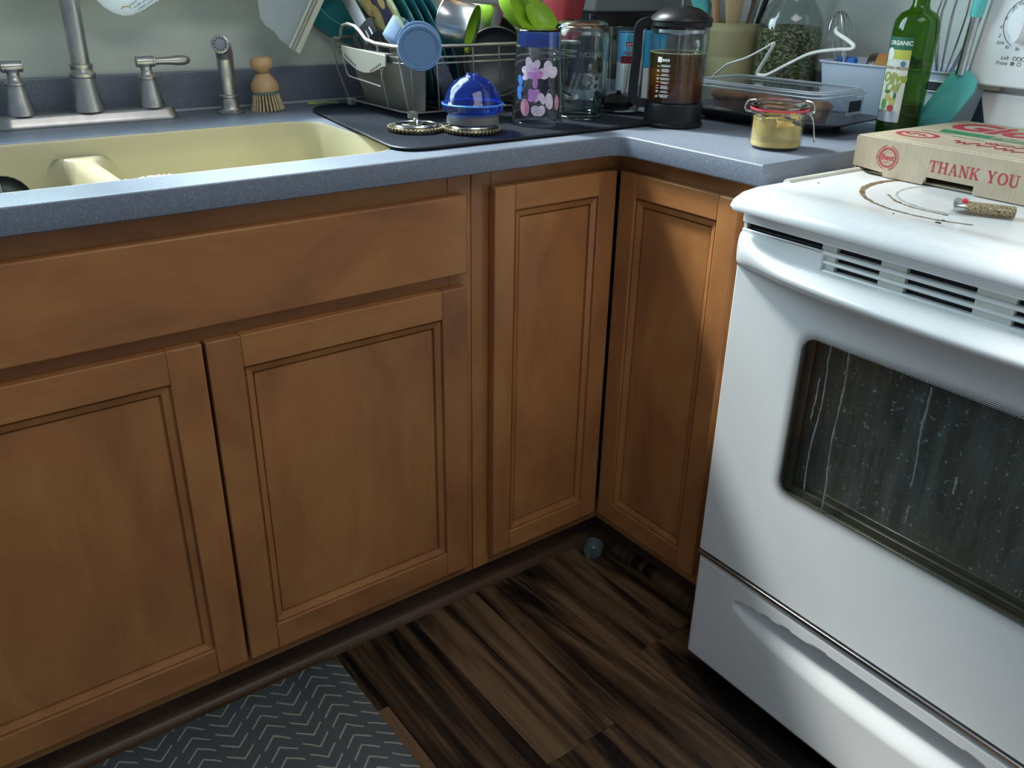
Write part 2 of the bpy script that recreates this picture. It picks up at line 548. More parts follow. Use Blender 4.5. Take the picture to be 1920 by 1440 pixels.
cc = thing('corner_base_cabinet', 'brown wooden corner base cabinet with two narrow doors meeting at the inside corner', 'cabinet')
f = MB()
f.box((-0.329, 0, 0.085), (-0.290, 0.019, ZC)).box((-0.290, 0, 0.085), (0.0, 0.019, 0.128)).box((-0.290, 0, 0.838), (0.0, 0.019, ZC))
f.box((0.0, -0.342, 0.085), (0.019, -0.290, ZC)).box((0.0, -0.290, 0.085), (0.019, 0.019, 0.128)).box((0.0, -0.290, 0.838), (0.019, 0.019, ZC))
f.build('face_frame', M_wood_z, cc, bevel=0.001, seg=1)
f = MB()
f.box((-0.329, 0.019, 0.085), (-0.314, 0.60, ZC)).box((0.019, -0.342, 0.085), (0.60, -0.327, ZC))
f.box((-0.314, 0.019, 0.085), (0.60, 0.60, 0.100)).box((0.019, -0.327, 0.085), (0.60, 0.019, 0.100))
f.box((-0.314, 0.59, 0.100), (0.60, 0.60, ZC)).box((0.59, -0.327, 0.100), (0.60, 0.59, ZC))
f.build('carcass', M_wood_y, cc)
cab_door(cc, (-0.2945, -0.02, 0.1155), (1, 0, 0), 0.2715, 0.8496-0.1155, st=0.042)
cab_door(cc, (-0.02, -0.0235, 0.1155), (0, -1, 0), 0.2735, 0.8496-0.1155, st=0.042, horiz=M_wood_y)

# ================================================================== COUNTERTOP + SINK
def hole_loop(): return rrect(-1.19, -0.415, 0.047, 0.405, 0.065, 8)
ov = -0.0345; r = 0.028
outer = [(-2.3, 0.646), (-2.3, ov)]
outer += [(ov-r + r*math.sin(math.radians(a)), ov-r + r*math.cos(math.radians(a))) for a in range(0, 91, 15)]
outer += [(ov, -0.343), (0.646, -0.343), (0.646, 0.646)]
me = fill_curve([outer, hole_loop()], 0.0175, 0.004, 2)
ct = mesh_obj('countertop', me, M_counter, None, 30)
ct.location = (0, 0, 0.8965)
tag(ct, 'blue-grey speckled L-shaped countertop with a raised backsplash strip', 'countertop')
MB().box((-2.3, 0.628, 0.0175), (0.646, 0.646, 0.0885)).build('backsplash', M_counter, ct, bevel=0.002)
MB().box((0.628, -0.343, 0.0175), (0.646, 0.628, 0.0885)).build('backsplash', M_counter, ct, bevel=0.002)
# caulk line along the joint
MB().tube([(-2.3, 0.628, 0.0185), (0.628, 0.628, 0.0185)], 0.0022, 6).build('caulk_bead', plain('caulk', (0.55, 0.58, 0.6), 0.5), ct, smooth=True)

def sd_rr(x, y, x0, x1, y0, y1, r):
    cx, cy = (x0+x1)/2, (y0+y1)/2
    qx, qy = abs(x-cx)-(x1-x0)/2+r, abs(y-cy)-(y1-y0)/2+r
    return math.hypot(max(qx, 0), max(qy, 0)) + min(max(qx, qy), 0) - r
sk = thing('kitchen_sink', 'cream coloured double bowl sink set under the counter', 'sink', (-0.8025, 0.226, 0.879))
def sz(u, v):
    x = -1.215 + u*(1.215-0.390); y = 0.022 + v*(0.430-0.022)
    d1 = sd_rr(x, y, -1.19, -0.846, 0.047, 0.405, 0.065); d2 = sd_rr(x, y, -0.812, -0.415, 0.047, 0.405, 0.065)
    d = -min(d1, d2); dout = -sd_rr(x, y, -1.19, -0.415, 0.047, 0.405, 0.065)
    z = -0.0012
    if dout > 0: z += 0.007*sstep(0.002, 0.012, dout)
    z -= 0.165*sstep(-0.008, 0.038, d)
    z -= 0.008*sstep(0.03, 0.16, d)
    return (x+0.8025, y-0.226, z)
MB().grid(sz, 132, 72).build('basin', M_sink, sk, smooth=True, solid=0.004, angle=180)
MB().rings([[(x+0.8025, y-0.226, z) for x, y in rrect(-1.19+i, -0.415-i, 0.047+i, 0.405-i, 0.065-i, 8)] for i, z in ((0.0004, -0.004), (0.0004, 0.0325), (0.0015, 0.0338), (0.0035, 0.0338), (0.0055, 0.030), (0.010, -0.010), (0.0125, -0.050), (0.016, -0.115))], cap0=False, cap1=False).build('rim', M_sink, sk, smooth=True, angle=60)
for xx in (-1.02, -0.615):
    dr = MB().lathe([(0.043, 0.0), (0.043, 0.003), (0.036, 0.004), (0.030, -0.002), (0.006, -0.002), (0.006, 0.012), (0.001, 0.014)], 28).build('drain', M_steel, sk, smooth=True, loc=(xx+0.8025, 0.0, -0.186))

# upper cabinet over the corner of the counter: unseen, added to shade the corner
uc_ = thing('added_shade_cabinet', 'unseen brown wooden wall cabinet added to shade the corner of the counter', 'cabinet', (0.30, 0.35, 1.37))
A_ = Matrix.Translation((-0.30, -0.35, -1.37))
MB().box((0.02, 0.340, 1.37), (0.340, 0.646, 2.13), A_).box((0.3405, -0.330, 1.37), (0.646, 0.646, 2.13), A_).build('body', M_wood_y, uc_)
cab_door(uc_, (0.022-0.30, 0.319-0.35, 0.006), (1, 0, 0), 0.290, 0.748)
cab_door(uc_, (0.3195-0.30, 0.300-0.35, 0.006), (0, -1, 0), 0.310, 0.748, horiz=M_wood_y)
cab_door(uc_, (0.3195-0.30, -0.014-0.35, 0.006), (0, -1, 0), 0.310, 0.748, horiz=M_wood_y)
# ================================================================== STOVE
SO = Vector((-0.10, -0.37, 0)); SA = math.radians(-91.2)
SM = Matrix.Translation(SO) @ Matrix.Rotation(SA, 4, 'Z')
def sw(x, y, z): return tuple(SM @ Vector((x, y, z)))
st = thing('kitchen_stove', 'white freestanding electric stove with a dark oven window', 'stove', SO, SA)
SWD = 0.76
MB().box((0.004, 0.034, 0.03), (SWD-0.004, 0.60, 0.862)).build('body', M_white, st, bevel=0.003)
f = MB()
for xx in (0.05, 0.70):
    for yy in (0.08, 0.55):
        MB().lathe([(0.018, 0.0), (0.018, 0.006), (0.008, 0.008), (0.008, 0.031)], 14).build('foot', M_black, st, smooth=True, loc=(xx, yy, 0))
# drawer with a scooped finger pull
def dz(u, v):
    x = u*SWD; z = 0.031 + v*(0.250-0.031)
    s = (x-0.38)/0.292
    dep = 0.0
    if abs(s) < 1:
        q = 1-s*s
        zu = 0.198 + 0.022*math.sqrt(q); zl = 0.198 - 0.052*math.sqrt(q)
        if zl < z: dep = 0.026*math.sqrt(q)*sstep(zl, zu+0.002, z)**0.8 * (1-sstep(zu, zu+0.005, z))
    e = min(x, SWD-x, z-0.031, 0.250-z)
    return (x, dep + 0.006*(1-sstep(0, 0.006, e))**2, z)
dr = MB().grid(dz, 190, 70)
dr.box((0.0, 0.007, 0.031), (SWD, 0.0075, 0.032))
dr.build('drawer', M_white, st, smooth=True, angle=60)
f = MB().box((0.0005, 0.006, 0.032), (0.0015, 0.034, 0.249)).box((SWD-0.0015, 0.006, 0.032), (SWD-0.0005, 0.034, 0.249)).box((0.0015, 0.006, 0.032), (SWD-0.0015, 0.034, 0.033)).box((0.0015, 0.006, 0.248), (SWD-0.0015, 0.034, 0.249))
f.build('drawer_side', M_white, st)
MB().box((-0.001, -0.003, 0.2535), (SWD+0.001, 0.03, 0.2605)).build('trim_strip', M_steel, st, bevel=0.001)
# oven door: one printed glass sheet, its border fading into the window in dots
DWX0, DWX1, DWZ0, DWZ1 = 0.135, 0.625, 0.452, 0.709
def door_glass():
    t = NT('printed_oven_glass')
    tc = t.n('ShaderNodeTexCoord'); sp = t.n('ShaderNodeSeparateXYZ'); t.l(tc.outputs['Object'], sp.inputs[0])
    X, Z = sp.outputs[0], sp.outputs[2]
    r = 0.022
    qx = t.math('ADD', t.math('ABSOLUTE', t.math('SUBTRACT', X, (DWX0+DWX1)/2)), -(DWX1-DWX0)/2 + r)
    qz = t.math('ADD', t.math('ABSOLUTE', t.math('SUBTRACT', Z, (DWZ0+DWZ1)/2)), -(DWZ1-DWZ0)/2 + r)
    a = t.math('MAXIMUM', qx, 0.0); b = t.math('MAXIMUM', qz, 0.0)
    ln = t.math('SQRT', t.math('ADD', t.math('MULTIPLY', a, a), t.math('MULTIPLY', b, b)))
    sd = t.math('SUBTRACT', t.math('ADD', ln, t.math('MINIMUM', t.math('MAXIMUM', qx, qz), 0.0)), r)
    fade = t.math('DIVIDE', sd, 0.024)                  # 0 at the window .. 1 fully printed
    # staggered dots
    P = 0.0033
    def cell(ox, oz):
        fx = t.math('SUBTRACT', t.math('FRACT', t.math('ADD', t.math('DIVIDE', X, P), ox+100)), 0.5)
        fz = t.math('SUBTRACT', t.math('FRACT', t.math('ADD', t.math('DIVIDE', Z, P), oz+100)), 0.5)
        return t.math('SQRT', t.math('ADD', t.math('MULTIPLY', fx, fx), t.math('MULTIPLY', fz, fz)))
    dd = t.math('MINIMUM', cell(0, 0), cell(0.5, 0.5))
    thr = t.math('MULTIPLY_ADD', fade, 0.36, 0.20)
    dots = t.math('LESS_THAN', dd, thr)
    inside = t.math('GREATER_THAN', sd, 0.0)
    full = t.math('GREATER_THAN', fade, 0.95)
    k = t.math('MAXIMUM', t.math('MULTIPLY', dots, inside), full)
    nz = t.noise(t.coords(), 5, 3)
    white = t.bsdf(t.ramp(nz, [(0.3, (0.76, 0.79, 0.80)), (0.7, (0.82, 0.84, 0.84))]), 0.16, 0, 0.5)
    tr = t.n('ShaderNodeBsdfTransparent'); tr.inputs[0].default_value = (0.84, 0.85, 0.84, 1)
    gl = t.n('ShaderNodeBsdfGlossy'); gl.inputs['Roughness'].default_value = 0.03
    fr = t.n('ShaderNodeFresnel'); t.l(wall_ior(t, 1.5), fr.inputs[0])
    m0 = t.n('ShaderNodeMixShader'); t.l(fr.outputs[0], m0.inputs[0]); t.l(tr.outputs[0], m0.inputs[1]); t.l(gl.outputs[0], m0.inputs[2])
    m1 = t.n('ShaderNodeMixShader'); t.l(k, m1.inputs[0]); t.l(m0.outputs[0], m1.inputs[1]); t.l(white, m1.inputs[2])
    return t.done(m1.outputs[0])
od = MB().box((0.0, 0.0, 0.263), (SWD, 0.005, 0.785)).build('oven_door', door_glass(), st, bevel=0.002)
f = MB()
f.box((0.002, 0.0055, 0.265), (DWX0-0.02, 0.032, 0.785)).box((DWX1+0.02, 0.0055, 0.265), (SWD-0.002, 0.032, 0.785))
f.box((DWX0-0.02, 0.0055, 0.265), (DWX1+0.02, 0.032, DWZ0-0.02)).box((DWX0-0.02, 0.0055, DWZ1+0.02), (DWX1+0.02, 0.032, 0.785))
f.build('door_shell', M_white, od)
M_olive = plain('window_channel_metal', (0.20, 0.19, 0.15), 0.45, 0.6, var=0.2, vs=20)
f = MB()
for i, (a, b) in enumerate(((0.0, 0.008), (0.008, 0.018), (0.018, 0.026))):
    d = 0.008 + 0.008*i
    x0, x1, z0, z1 = DWX0-0.020+a, DWX1+0.020-a, DWZ0-0.020+a, DWZ1+0.020-a
    e = b - a
    f.box((x0, d, z0), (x0+e+0.012, d+0.007, z1)).box((x1-e-0.012, d, z0), (x1, d+0.007, z1))
    f.box((x0+e+0.012, d, z0), (x1-e-0.012, d+0.007, z0+e+0.012)).box((x0+e+0.012, d, z1-e), (x1-e-0.012, d+0.007, z1))
f.build('window_channel', M_olive, od, bevel=0.001, seg=1)
def grime():
    t = NT('grimy_inner_glass'); vec = t.coords()
    sp = t.noise(t.coords(scale=(1, 1, 0.7)), 170, 4, 0.7)
    fl = t.noise(t.coords(scale=(1, 1, 0.12)), 45, 5, 0.65)
    bl = t.noise(vec, 6, 3)
    base = t.ramp(bl, [(0.3, (0.105, 0.112, 0.105)), (0.7, (0.19, 0.19, 0.145))])
    streak = t.ramp(fl, [(0.42, 0.0), (0.66, 0.6)])
    c1 = t.mix(streak, base, (0.30, 0.33, 0.33))
    speck = t.ramp(sp, [(0.62, 0.0), (0.68, 1.0)])
    c2 = t.mix(speck, c1, (0.70, 0.75, 0.76))
    return t.done(t.bsdf(c2, 0.35, 0, 0.5))
MB().box((DWX0-0.02, 0.026, DWZ0-0.02), (DWX1+0.02, 0.030, DWZ1+0.02)).build('inner_glass', grime(), od)
M_drip = plain('dried_drip', (0.62, 0.68, 0.70), 0.6, var=0.2, vs=60)
rg = random.Random(3)
for x0, z1, z0, dx, rr in ((0.178, 0.712, 0.47, -0.004, 0.0013), (0.205, 0.709, 0.455, 0.004, 0.0017), (0.325, 0.703, 0.555, 0.006, 0.0019), (0.168, 0.655, 0.585, -0.002, 0.0012), (0.385, 0.60, 0.575, 0.001, 0.0018), (0.335, 0.53, 0.505, 0.0, 0.0012)):
    pts = []; rs = []; n = 26
    for i in range(n+1):
        u = i/n
        pts.append((x0 + dx*u + 0.008*(z1-z0)*math.sin(u*9+x0*60) + rg.uniform(-0.0006, 0.0006), 0.0046+0.0016, z1+(z0-z1)*u))
        rs.append(rr*(0.55+0.6*rg.random())*(0.5 if i in (0, n) else 1))
    MB().tube([(p[0], 0.0072, p[2]) for p in pts], rs, 6).build('drip_stain', M_drip, od, smooth=True)

# top of the door: louvred strip and bowed handle
f = MB().box((0.002, 0.012, 0.786), (SWD-0.002, 0.033, 0.855))
f.build('vent_backing', M_blackhole, st)
for a, b, c in ((0.843, 0.857, 0.0), (0.829, 0.8345, 0.001), (0.8165, 0.8215, 0.002), (0.785, 0.809, 0.002)):
    MB().box((0.0, c, a), (SWD, 0.030, b)).build('louvre', M_white, st, bevel=0.0022)
for a, b in ((0.0, 0.006), (0.137, 0.160), (0.226, 0.262), (0.352, 0.398), (0.50, 0.536), (0.60, 0.623), (0.754, 0.76)):
    MB().box((a, 0.0045, 0.805), (b, 0.030, 0.845)).build('divider', plain('vent_divider', (0.62, 0.62, 0.57), 0.5) if a == 0.0 else bpy.data.materials['vent_divider'], st)
for a, b in ((0.0, 0.143), (0.617, 0.76)):
    MB().box((a, 0.001, 0.805), (b, 0.012, 0.8345)).build('end_panel', M_white, st, bevel=0.002)
rs = []
nx = 60
for i in range(nx+1):
    u = i/nx; x = 0.001 + u*(SWD-0.002); s = (x-0.38)/0.38
    bow = max(0.0, 1-abs(s)**2.2)
    P = 0.010 + 0.052*bow**0.85
    if u in (0, 1): P *= 0.7
    zt = 0.829 - 0.022*sstep(0, 0.55, bow); zb = 0.778 - 0.004*bow
    zc = (zt+zb)/2 + 0.004; ring = []
    for k in range(15):
        a = PI/2 - PI*k/14
        cx = max(0.0, math.cos(a))
        yy = -P*cx**0.75
        zz = zc + ((zt-zc)*math.sin(a) if a > 0 else (zc-zb)*math.sin(a))
        ring.append((x, yy+0.002, zz))
    ring += [(x, 0.010, zb), (x, 0.010, zt)]
    rs.append(ring)
MB().rings(rs).build('door_handle', M_white, st, smooth=True, angle=60)

# cooktop with waterfall front edge and raised side rims
rs = []
for o, fo, z, rad in ((0.006, 0.012, 0.8645, 0.02), (0.001, 0.002, 0.8655, 0.024), (-0.002, 0.0, 0.870, 0.026), (0.0, 0.003, 0.878, 0.026), (0.004, 0.014, 0.8865, 0.028), (0.010, 0.032, 0.8915, 0.03), (0.017, 0.055, 0.8925, 0.03), (0.023, 0.078, 0.8912, 0.03), (0.030, 0.098, 0.8885, 0.034), (0.036, 0.11, 0.888, 0.034)):
    rs.append([(x, y, z) for x, y in rrect(-0.010+o, SWD+0.010-o, -0.034+fo, 0.60-o*0.5, rad, 6)])
def cook_mat():
    t = NT('white_ceramic_cooktop'); vec = t.coords()
    f = t.noise(vec, 60, 4, 0.7)
    col = t.ramp(f, [(0.3, (0.77, 0.79, 0.79)), (0.62, (0.82, 0.83, 0.83)), (0.82, (0.60, 0.57, 0.48))])
    return t.done(t.bsdf(col, 0.14, 0, 0.5))
MB().rings(rs).build('cooktop', cook_mat(), st, smooth=True, angle=50)
MB().tube([(0.0035, 0.085, 0.8895), (0.0035, 0.30, 0.8895), (0.0035, 0.575, 0.8895)], 0.0072, 12).build('side_rim', plain('cream_grey_rim', (0.58, 0.57, 0.50), 0.4, var=0.1, vs=20), st, smooth=True)
# scorched ring and printed circle of the front burner
BC = (0.2335, 0.2360)
def ring_stain(cx, cy, R, wfun, a0, a1, n, z):
    mb = MB(); vs = []; fs = []
    for i in range(n+1):
        a = a0 + (a1-a0)*i/n; w0, w1 = wfun(a, i)
        vs += [(cx+(R-w0)*math.cos(a), cy+(R-w0)*math.sin(a), z), (cx+(R+w1)*math.cos(a), cy+(R+w1)*math.sin(a), z)]
    for i in range(n): fs.append((2*i, 2*i+1, 2*i+3, 2*i+2))
    mb.add(vs, fs); return mb
rg = random.Random(8)
M_scorch = plain('scorched_grease', (0.20, 0.13, 0.07), 0.6, var=0.6, vs=90)
M_print = plain('printed_grey_ring', (0.50, 0.52, 0.50), 0.4, var=0.3, vs=80)
jit = [rg.random() for _ in range(200)]
STAINR = (0.1585, 0.097)
BC = (0.211, 0.222)
def w_outer(a, i): 
    j = jit[i % 200]; k = jit[(i*7+3) % 200]
    b_ = 0.003*max(0, math.cos(a-math.radians(175)))**3
    return (0.0012+0.0025*j+b_, 0.0010+0.0022*k+b_)
ring_stain(BC[0], BC[1], 0.143, w_outer, math.radians(150), math.radians(300), 90, 0.8884).build('scorch_ring', M_scorch, st)
ring_stain(BC[0], BC[1], 0.096, lambda a, i: (0.0012+0.001*jit[i % 200], 0.0012+0.001*jit[(i*3) % 200]), math.radians(120), math.radians(300), 70, 0.8884).build('printed_ring', M_print, st)
ring_stain(BC[0], BC[1], 0.106, lambda a, i: (0.0008+0.003*jit[(i*5) % 200]**2, 0.0008+0.003*jit[(i*3) % 200]**2), math.radians(215), math.radians(285), 40, 0.88835).build('scorch_ring', M_scorch, st)
for x, y, s in ((0.262, 0.052, 0.0045), (0.256, 0.075, 0.003), (0.03, 0.125, 0.0015), (0.205, 0.045, 0.0012)):
    MB().lathe([(s, 0.0), (s*0.8, 0.0012), (s*0.2, 0.0016)], 9, ey=0.5).build('crumb', plain('burnt_crumb', (0.05, 0.04, 0.035), 0.8), st, loc=(x, y, 0.8925 if y < 0.07 else 0.8905))

# control panel at the back
f = MB()
sec = []
for x, ins in ((-0.012, 0.006), (-0.008, 0.0), (SWD+0.008, 0.0), (SWD+0.012, 0.006)):
    tx = 0.022*(1 if x < 0.38 else -1)
    sec.append([(x, 0.545+ins, 1.008+ins), (x+tx*0.55, 0.549+ins, 1.145), (x+tx, 0.556+ins, 1.24-ins), (x+tx, 0.622, 1.24-ins), (x, 0.622, 1.008+ins)])
bgd = MB().rings(sec).build('control_panel', M_white, st, bevel=0.004)
MB().prism([(0.050, 0.888), (0.012, 0.996), (SWD-0.012, 0.996), (SWD-0.050, 0.888)][::-1], -0.62, -0.565, frame((0, 0, 0), (1, 0, 0), (0, 0, 1))).build('back_riser', M_white, st, bevel=0.003)
MB().box((0.02, 0.585, 0.990), (SWD-0.02, 0.62, 1.010)).build('panel_support', M_white, st)
MB().box((0.002, 0.572, 0.998), (0.040, 0.600, 1.0085)).build('panel_bracket', plain('beige_trim', (0.62, 0.60, 0.50), 0.5), st, bevel=0.002)
# knob and printed marks
kx, kz = 0.072, 1.107
kb = MB().lathe([(0.030, 0.0), (0.030, 0.006), (0.027, 0.011), (0.0, 0.012)], 36, frame((kx, 0.5475, kz), (1, 0, 0), (0, 0, 1)), cap1=False)
kb = kb.build('knob', M_white2, bgd, smooth=True)
g = MB().rings([[(kx + sx*(0.012-0.003*d), 0.536-0.022*d, kz + sy*(0.030-0.003*d)) for sx, sy in [(math.cos(a), math.sin(a)) for a in [2*PI*k/20 for k in range(20)]]] for d in (0, 0.5, 0.9, 1.0)])
g.build('knob_grip', M_white2, bgd, smooth=True)
M_ink = plain('grey_print', (0.10, 0.11, 0.12), 0.6)
def pm(x, z, y=0.5445): return frame((x, y + (z-1.008)*0.03, z), (1, 0, 0), (0, 0, 1))
tx = [text_mesh('Small', 0.0090, pm(0.058, 1.1365), 0.2), text_mesh('Element', 0.0090, pm(0.056, 1.1290), 0.2)]
for s_, x, z in (('hi', 0.0445, 1.1235), ('6', 0.0355, 1.1135), ('4', 0.0300, 1.1000), ('2', 0.0310, 1.0865), ('low', 0.0355, 1.0765), ('lo', 0.0480, 1.0705), ('lo', 0.0650, 1.0685)):
    tx.append(text_mesh(s_, 0.0085, pm(x, z), 0.2))
tx += [text_mesh('Left', 0.0085, pm(0.0490, 1.0535), 0.2), text_mesh('Front', 0.0085, pm(0.0460, 1.0455), 0.2)]
bz = join_meshes(tx)
arc = [(kx+0.0385*math.cos(math.radians(a)), 0.5445+(kz+0.0385*math.sin(math.radians(a))-1.008)*0.03, kz+0.0385*math.sin(math.radians(a))) for a in range(115, 250, 8)]
bz.tube(arc, 0.0005, 5)
for x, z, r, fl in ((0.0650, 1.0535, 0.0029, 0), (0.0720, 1.0535, 0.0029, 0), (0.0790, 1.0535, 0.0029, 0), (0.0635, 1.0455, 0.0030, 1), (0.0745, 1.0455, 0.0030, 0)):
    pts = [tuple(pm(x, z) @ Vector((r*math.cos(2*PI*k/16), r*math.sin(2*PI*k/16), 0))) for k in range(16)]
    bz.tube(pts, 0.0004, 5, closed=True)
    if fl: bz.lathe([(0.0018, 0), (0.0018, 0.0003)], 12, pm(x, z))
bz.build('printed_markings', M_ink, bgd)

# ================================================================== PIZZA BOX + LIGHTER
def card_mat():
    t = NT('corrugated_card')
    a = t.noise(t.coords(scale=(60, 1, 3)), 6, 4, 0.6)
    b = t.noise(t.coords(), 30, 3)
    s = t.math('MULTIPLY_ADD', a, 0.6, t.math('MULTIPLY', b, 0.4))
    col = t.ramp(s, [(0.3, (0.42, 0.335, 0.235)), (0.7, (0.56, 0.47, 0.35))])
    return t.done(t.bsdf(col, 0.75, 0, 0.2, bump=a, bump_d=0.0008, bump_s=0.4))
M_card = card_mat()
M_red = plain('red_print', (0.45, 0.035, 0.05), 0.6, var=0.15, vs=80)
M_green = plain('green_print', (0.035, 0.22, 0.085), 0.6, var=0.1, vs=80)
BXO = SM @ Vector((-0.008, 0.262, 0.889)); BXA = SA + math.radians(-1.0)
bx = thing('pizza_box', 'brown cardboard pizza box with red and green print lying on the stove', 'box', BXO, BXA)
BW, BD, BH = 0.335, 0.300, 0.057
# front wall with its slots, as one cut-out sheet
poly = [(0.0, 0.010), (0.055, 0.006), (0.056, 0.0005), (0.123, 0.0005), (0.126, 0.009), (0.1265, 0.0025), (0.127, 0.0125), (0.201, 0.0125), (0.2015, 0.0005), (0.29, 0.0005), (0.292, 0.012), (BW, 0.012), (BW, BH-0.003), (BW-0.003, BH), (0.003, BH), (0.0, BH-0.003)]
f = MB().prism(poly, -0.002, 0.002, frame((0, 0, 0), (1, 0, 0), (0, 0, 1)))
f.build('front_flap', M_card, bx, bevel=0.0008, seg=1)
f = MB().box((0.0, 0.003, 0.0005), (0.004, BD, BH-0.004)).box((BW-0.004, 0.003, 0.0005), (BW, BD, BH-0.004)).box((0.004, BD-0.004, 0.0005), (BW-0.004, BD, BH-0.004)).box((0.004, 0.006, 0.0005), (BW-0.004, BD-0.004, 0.0035))
f.build('tray', M_card, bx, bevel=0.0008, seg=1)
MB().box((0.001, -0.0005, BH-0.0038), (BW-0.001, BD+0.002, BH)).build('lid', M_card, bx, bevel=0.0014, seg=2)
M_edge = plain('pale_card_edge', (0.72, 0.64, 0.50), 0.8, var=0.2, vs=200)
for yy in (-0.0015, 0.010):
    MB().tube([(0.004+0.02*(yy > 0), yy, BH+0.0002-0.0008*(yy < 0)), (BW-0.004, yy, BH+0.0002-0.0008*(yy < 0))], 0.0007, 6).build('fold_crease', M_edge, bx)
# serif lettering of the front: THANK YOU
def serif(txt, h, sp=1.0):
    """simple slab-serif capitals from strokes; returns MB in the xy plane, baseline at y = 0"""
    T, S = 0.17, 0.075
    G = {'T': (0.78, [((.39, 0), (.39, 1), T), ((0, .96), (.78, .96), S), ((.2, .035), (.58, .035), S), ((.035, .72), (.035, 1), S), ((.745, .72), (.745, 1), S)]),
         'H': (0.86, [((.17, 0), (.17, 1), T), ((.69, 0), (.69, 1), T), ((.17, .5), (.69, .5), S), ((0, .035), (.34, .035), S), ((.52, .035), (.86, .035), S), ((0, .965), (.34, .965), S), ((.52, .965), (.86, .965), S)]),
         'A': (0.86, [((.14, 0), (.42, 1), S), ((.44, 1), (.71, 0), T), ((.23, .33), (.62, .33), S), ((0, .035), (.28, .035), S), ((.53, .035), (.86, .035), S)]),
         'N': (0.88, [((.15, 0), (.15, 1), S), ((.16, .98), (.72, .02), T), ((.73, 0), (.73, 1), S), ((0, .035), (.3, .035), S), ((0, .965), (.24, .965), S), ((.58, .965), (.88, .965), S)]),
         'K': (0.88, [((.17, 0), (.17, 1), T), ((.24, .42), (.70, .97), S), ((.38, .57), (.73, .03), T), ((0, .035), (.34, .035), S), ((0, .965), (.34, .965), S), ((.53, .965), (.84, .965), S), ((.55, .035), (.88, .035), S)]),
         'Y': (0.86, [((.43, 0), (.43, .48), T), ((.15, .98), (.43, .44), T), ((.43, .44), (.70, .98), S), ((.25, .035), (.61, .035), S), ((0, .965), (.32, .965), S), ((.55, .965), (.86, .965), S)]),
         'U': (0.86, [((.17, .3), (.17, 1), T), ((.70, .3), (.70, 1), S), ((0, .965), (.34, .965), S), ((.54, .965), (.86, .965), S)] + [((.17+.265*(1-math.cos(PI*k/8)), .3-.27*math.sin(PI*k/8)), (.17+.265*(1-math.cos(PI*(k+1)/8)), .3-.27*math.sin(PI*(k+1)/8)), T-(T-S)*k/8) for k in range(8)]),
         'O': (0.86, [((.43+.35*math.cos(2*PI*k/20), .5+.46*math.sin(2*PI*k/20)), (.43+.35*math.cos(2*PI*(k+1)/20), .5+.46*math.sin(2*PI*(k+1)/20)), S+(T-S)*abs(math.cos(2*PI*(k+.5)/20))) for k in range(20)]),
         ' ': (0.42, [])}
    mb = MB(); x = 0; lay = 0
    for ch in txt:
        w, strokes = G[ch]
        for a, b, t in strokes:
            a = Vector(a); b = Vector(b); d = (b-a).normalized(); n = Vector((-d.y, d.x))*t/2
            e = d*(0.02 if ch in 'OU' else 0)
            q = [a-e-n, b+e-n, b+e+n, a-e+n]
            lay = (lay+1) % 5
            mb.add([((p.x+x)*h, p.y*h, lay*0.00002) for p in q], [(0, 1, 2, 3)])
        x += (w+0.10)*sp
    return mb, x*h
mb, wd = serif('THANK YOU', 0.0165)
o = mb.build('thank_you_lettering', M_red, bx)
o.matrix_local = frame((0.129, -0.00225, 0.0215), (1, 0, 0), (0, 0, 1))
# round seal on the front
def fm(x, z): return frame((x, -0.00225, z), (1, 0, 0), (0, 0, 1))
def annulus(mb, r0, r1, M, n=40):
    vs = []; fs = []
    for k in range(n):
        a = 2*PI*k/n; vs += [(r0*math.cos(a), r0*math.sin(a), 0), (r1*math.cos(a), r1*math.sin(a), 0)]
    for k in range(n): q = (k+1) % n; fs.append((2*k, 2*k+1, 2*q+1, 2*q))
    mb.add(vs, fs, M); return mb
def ring_text(txt, R, size, a0, a1, M, inward=False):
    out = []
    for i, ch in enumerate(txt):
        a = math.radians(a0 + (a1-a0)*i/max(1, len(txt)-1))
        th = a - PI/2 if not inward else a + PI/2
        out.append(text_mesh(ch, size, M @ Matrix.Translation((R*math.cos(a), R*math.sin(a), 0)) @ Matrix.Rotation(th, 4, 'Z')))
    return out
SC = fm(0.059, 0.0300)
parts_ = [text_mesh('Best', 0.0125, SC, 0, 0.0003), text_mesh('* * *', 0.006, SC @ Matrix.Translation((0, 0.0065, 0)))]
sb = join_meshes(parts_)
tiny_print(sb, SC @ Matrix.Translation((-0.006, -0.0072, 0)), 0.012, 0.0022, 3, 1)
rg = random.Random(21)
for k in range(44):                                   # ring of lettering too small to read
    a = 2*PI*k/44
    if k in (0, 1, 21, 22, 23, 43): continue
    w_ = rg.uniform(0.0006, 0.0011); h_ = rg.uniform(0.0016, 0.0024)
    sb.add([(-w_, -h_/2, 0), (w_, -h_/2, 0), (w_, h_/2, 0), (-w_, h_/2, 0)], [(0, 1, 2, 3)], SC @ Matrix.Rotation(a, 4, 'Z') @ Matrix.Translation((0, 0.0178, 0)))
annulus(sb, 0.0118, 0.0125, SC); annulus(sb, 0.0132, 0.0152, SC)
sb.build('round_seal', M_red, bx)
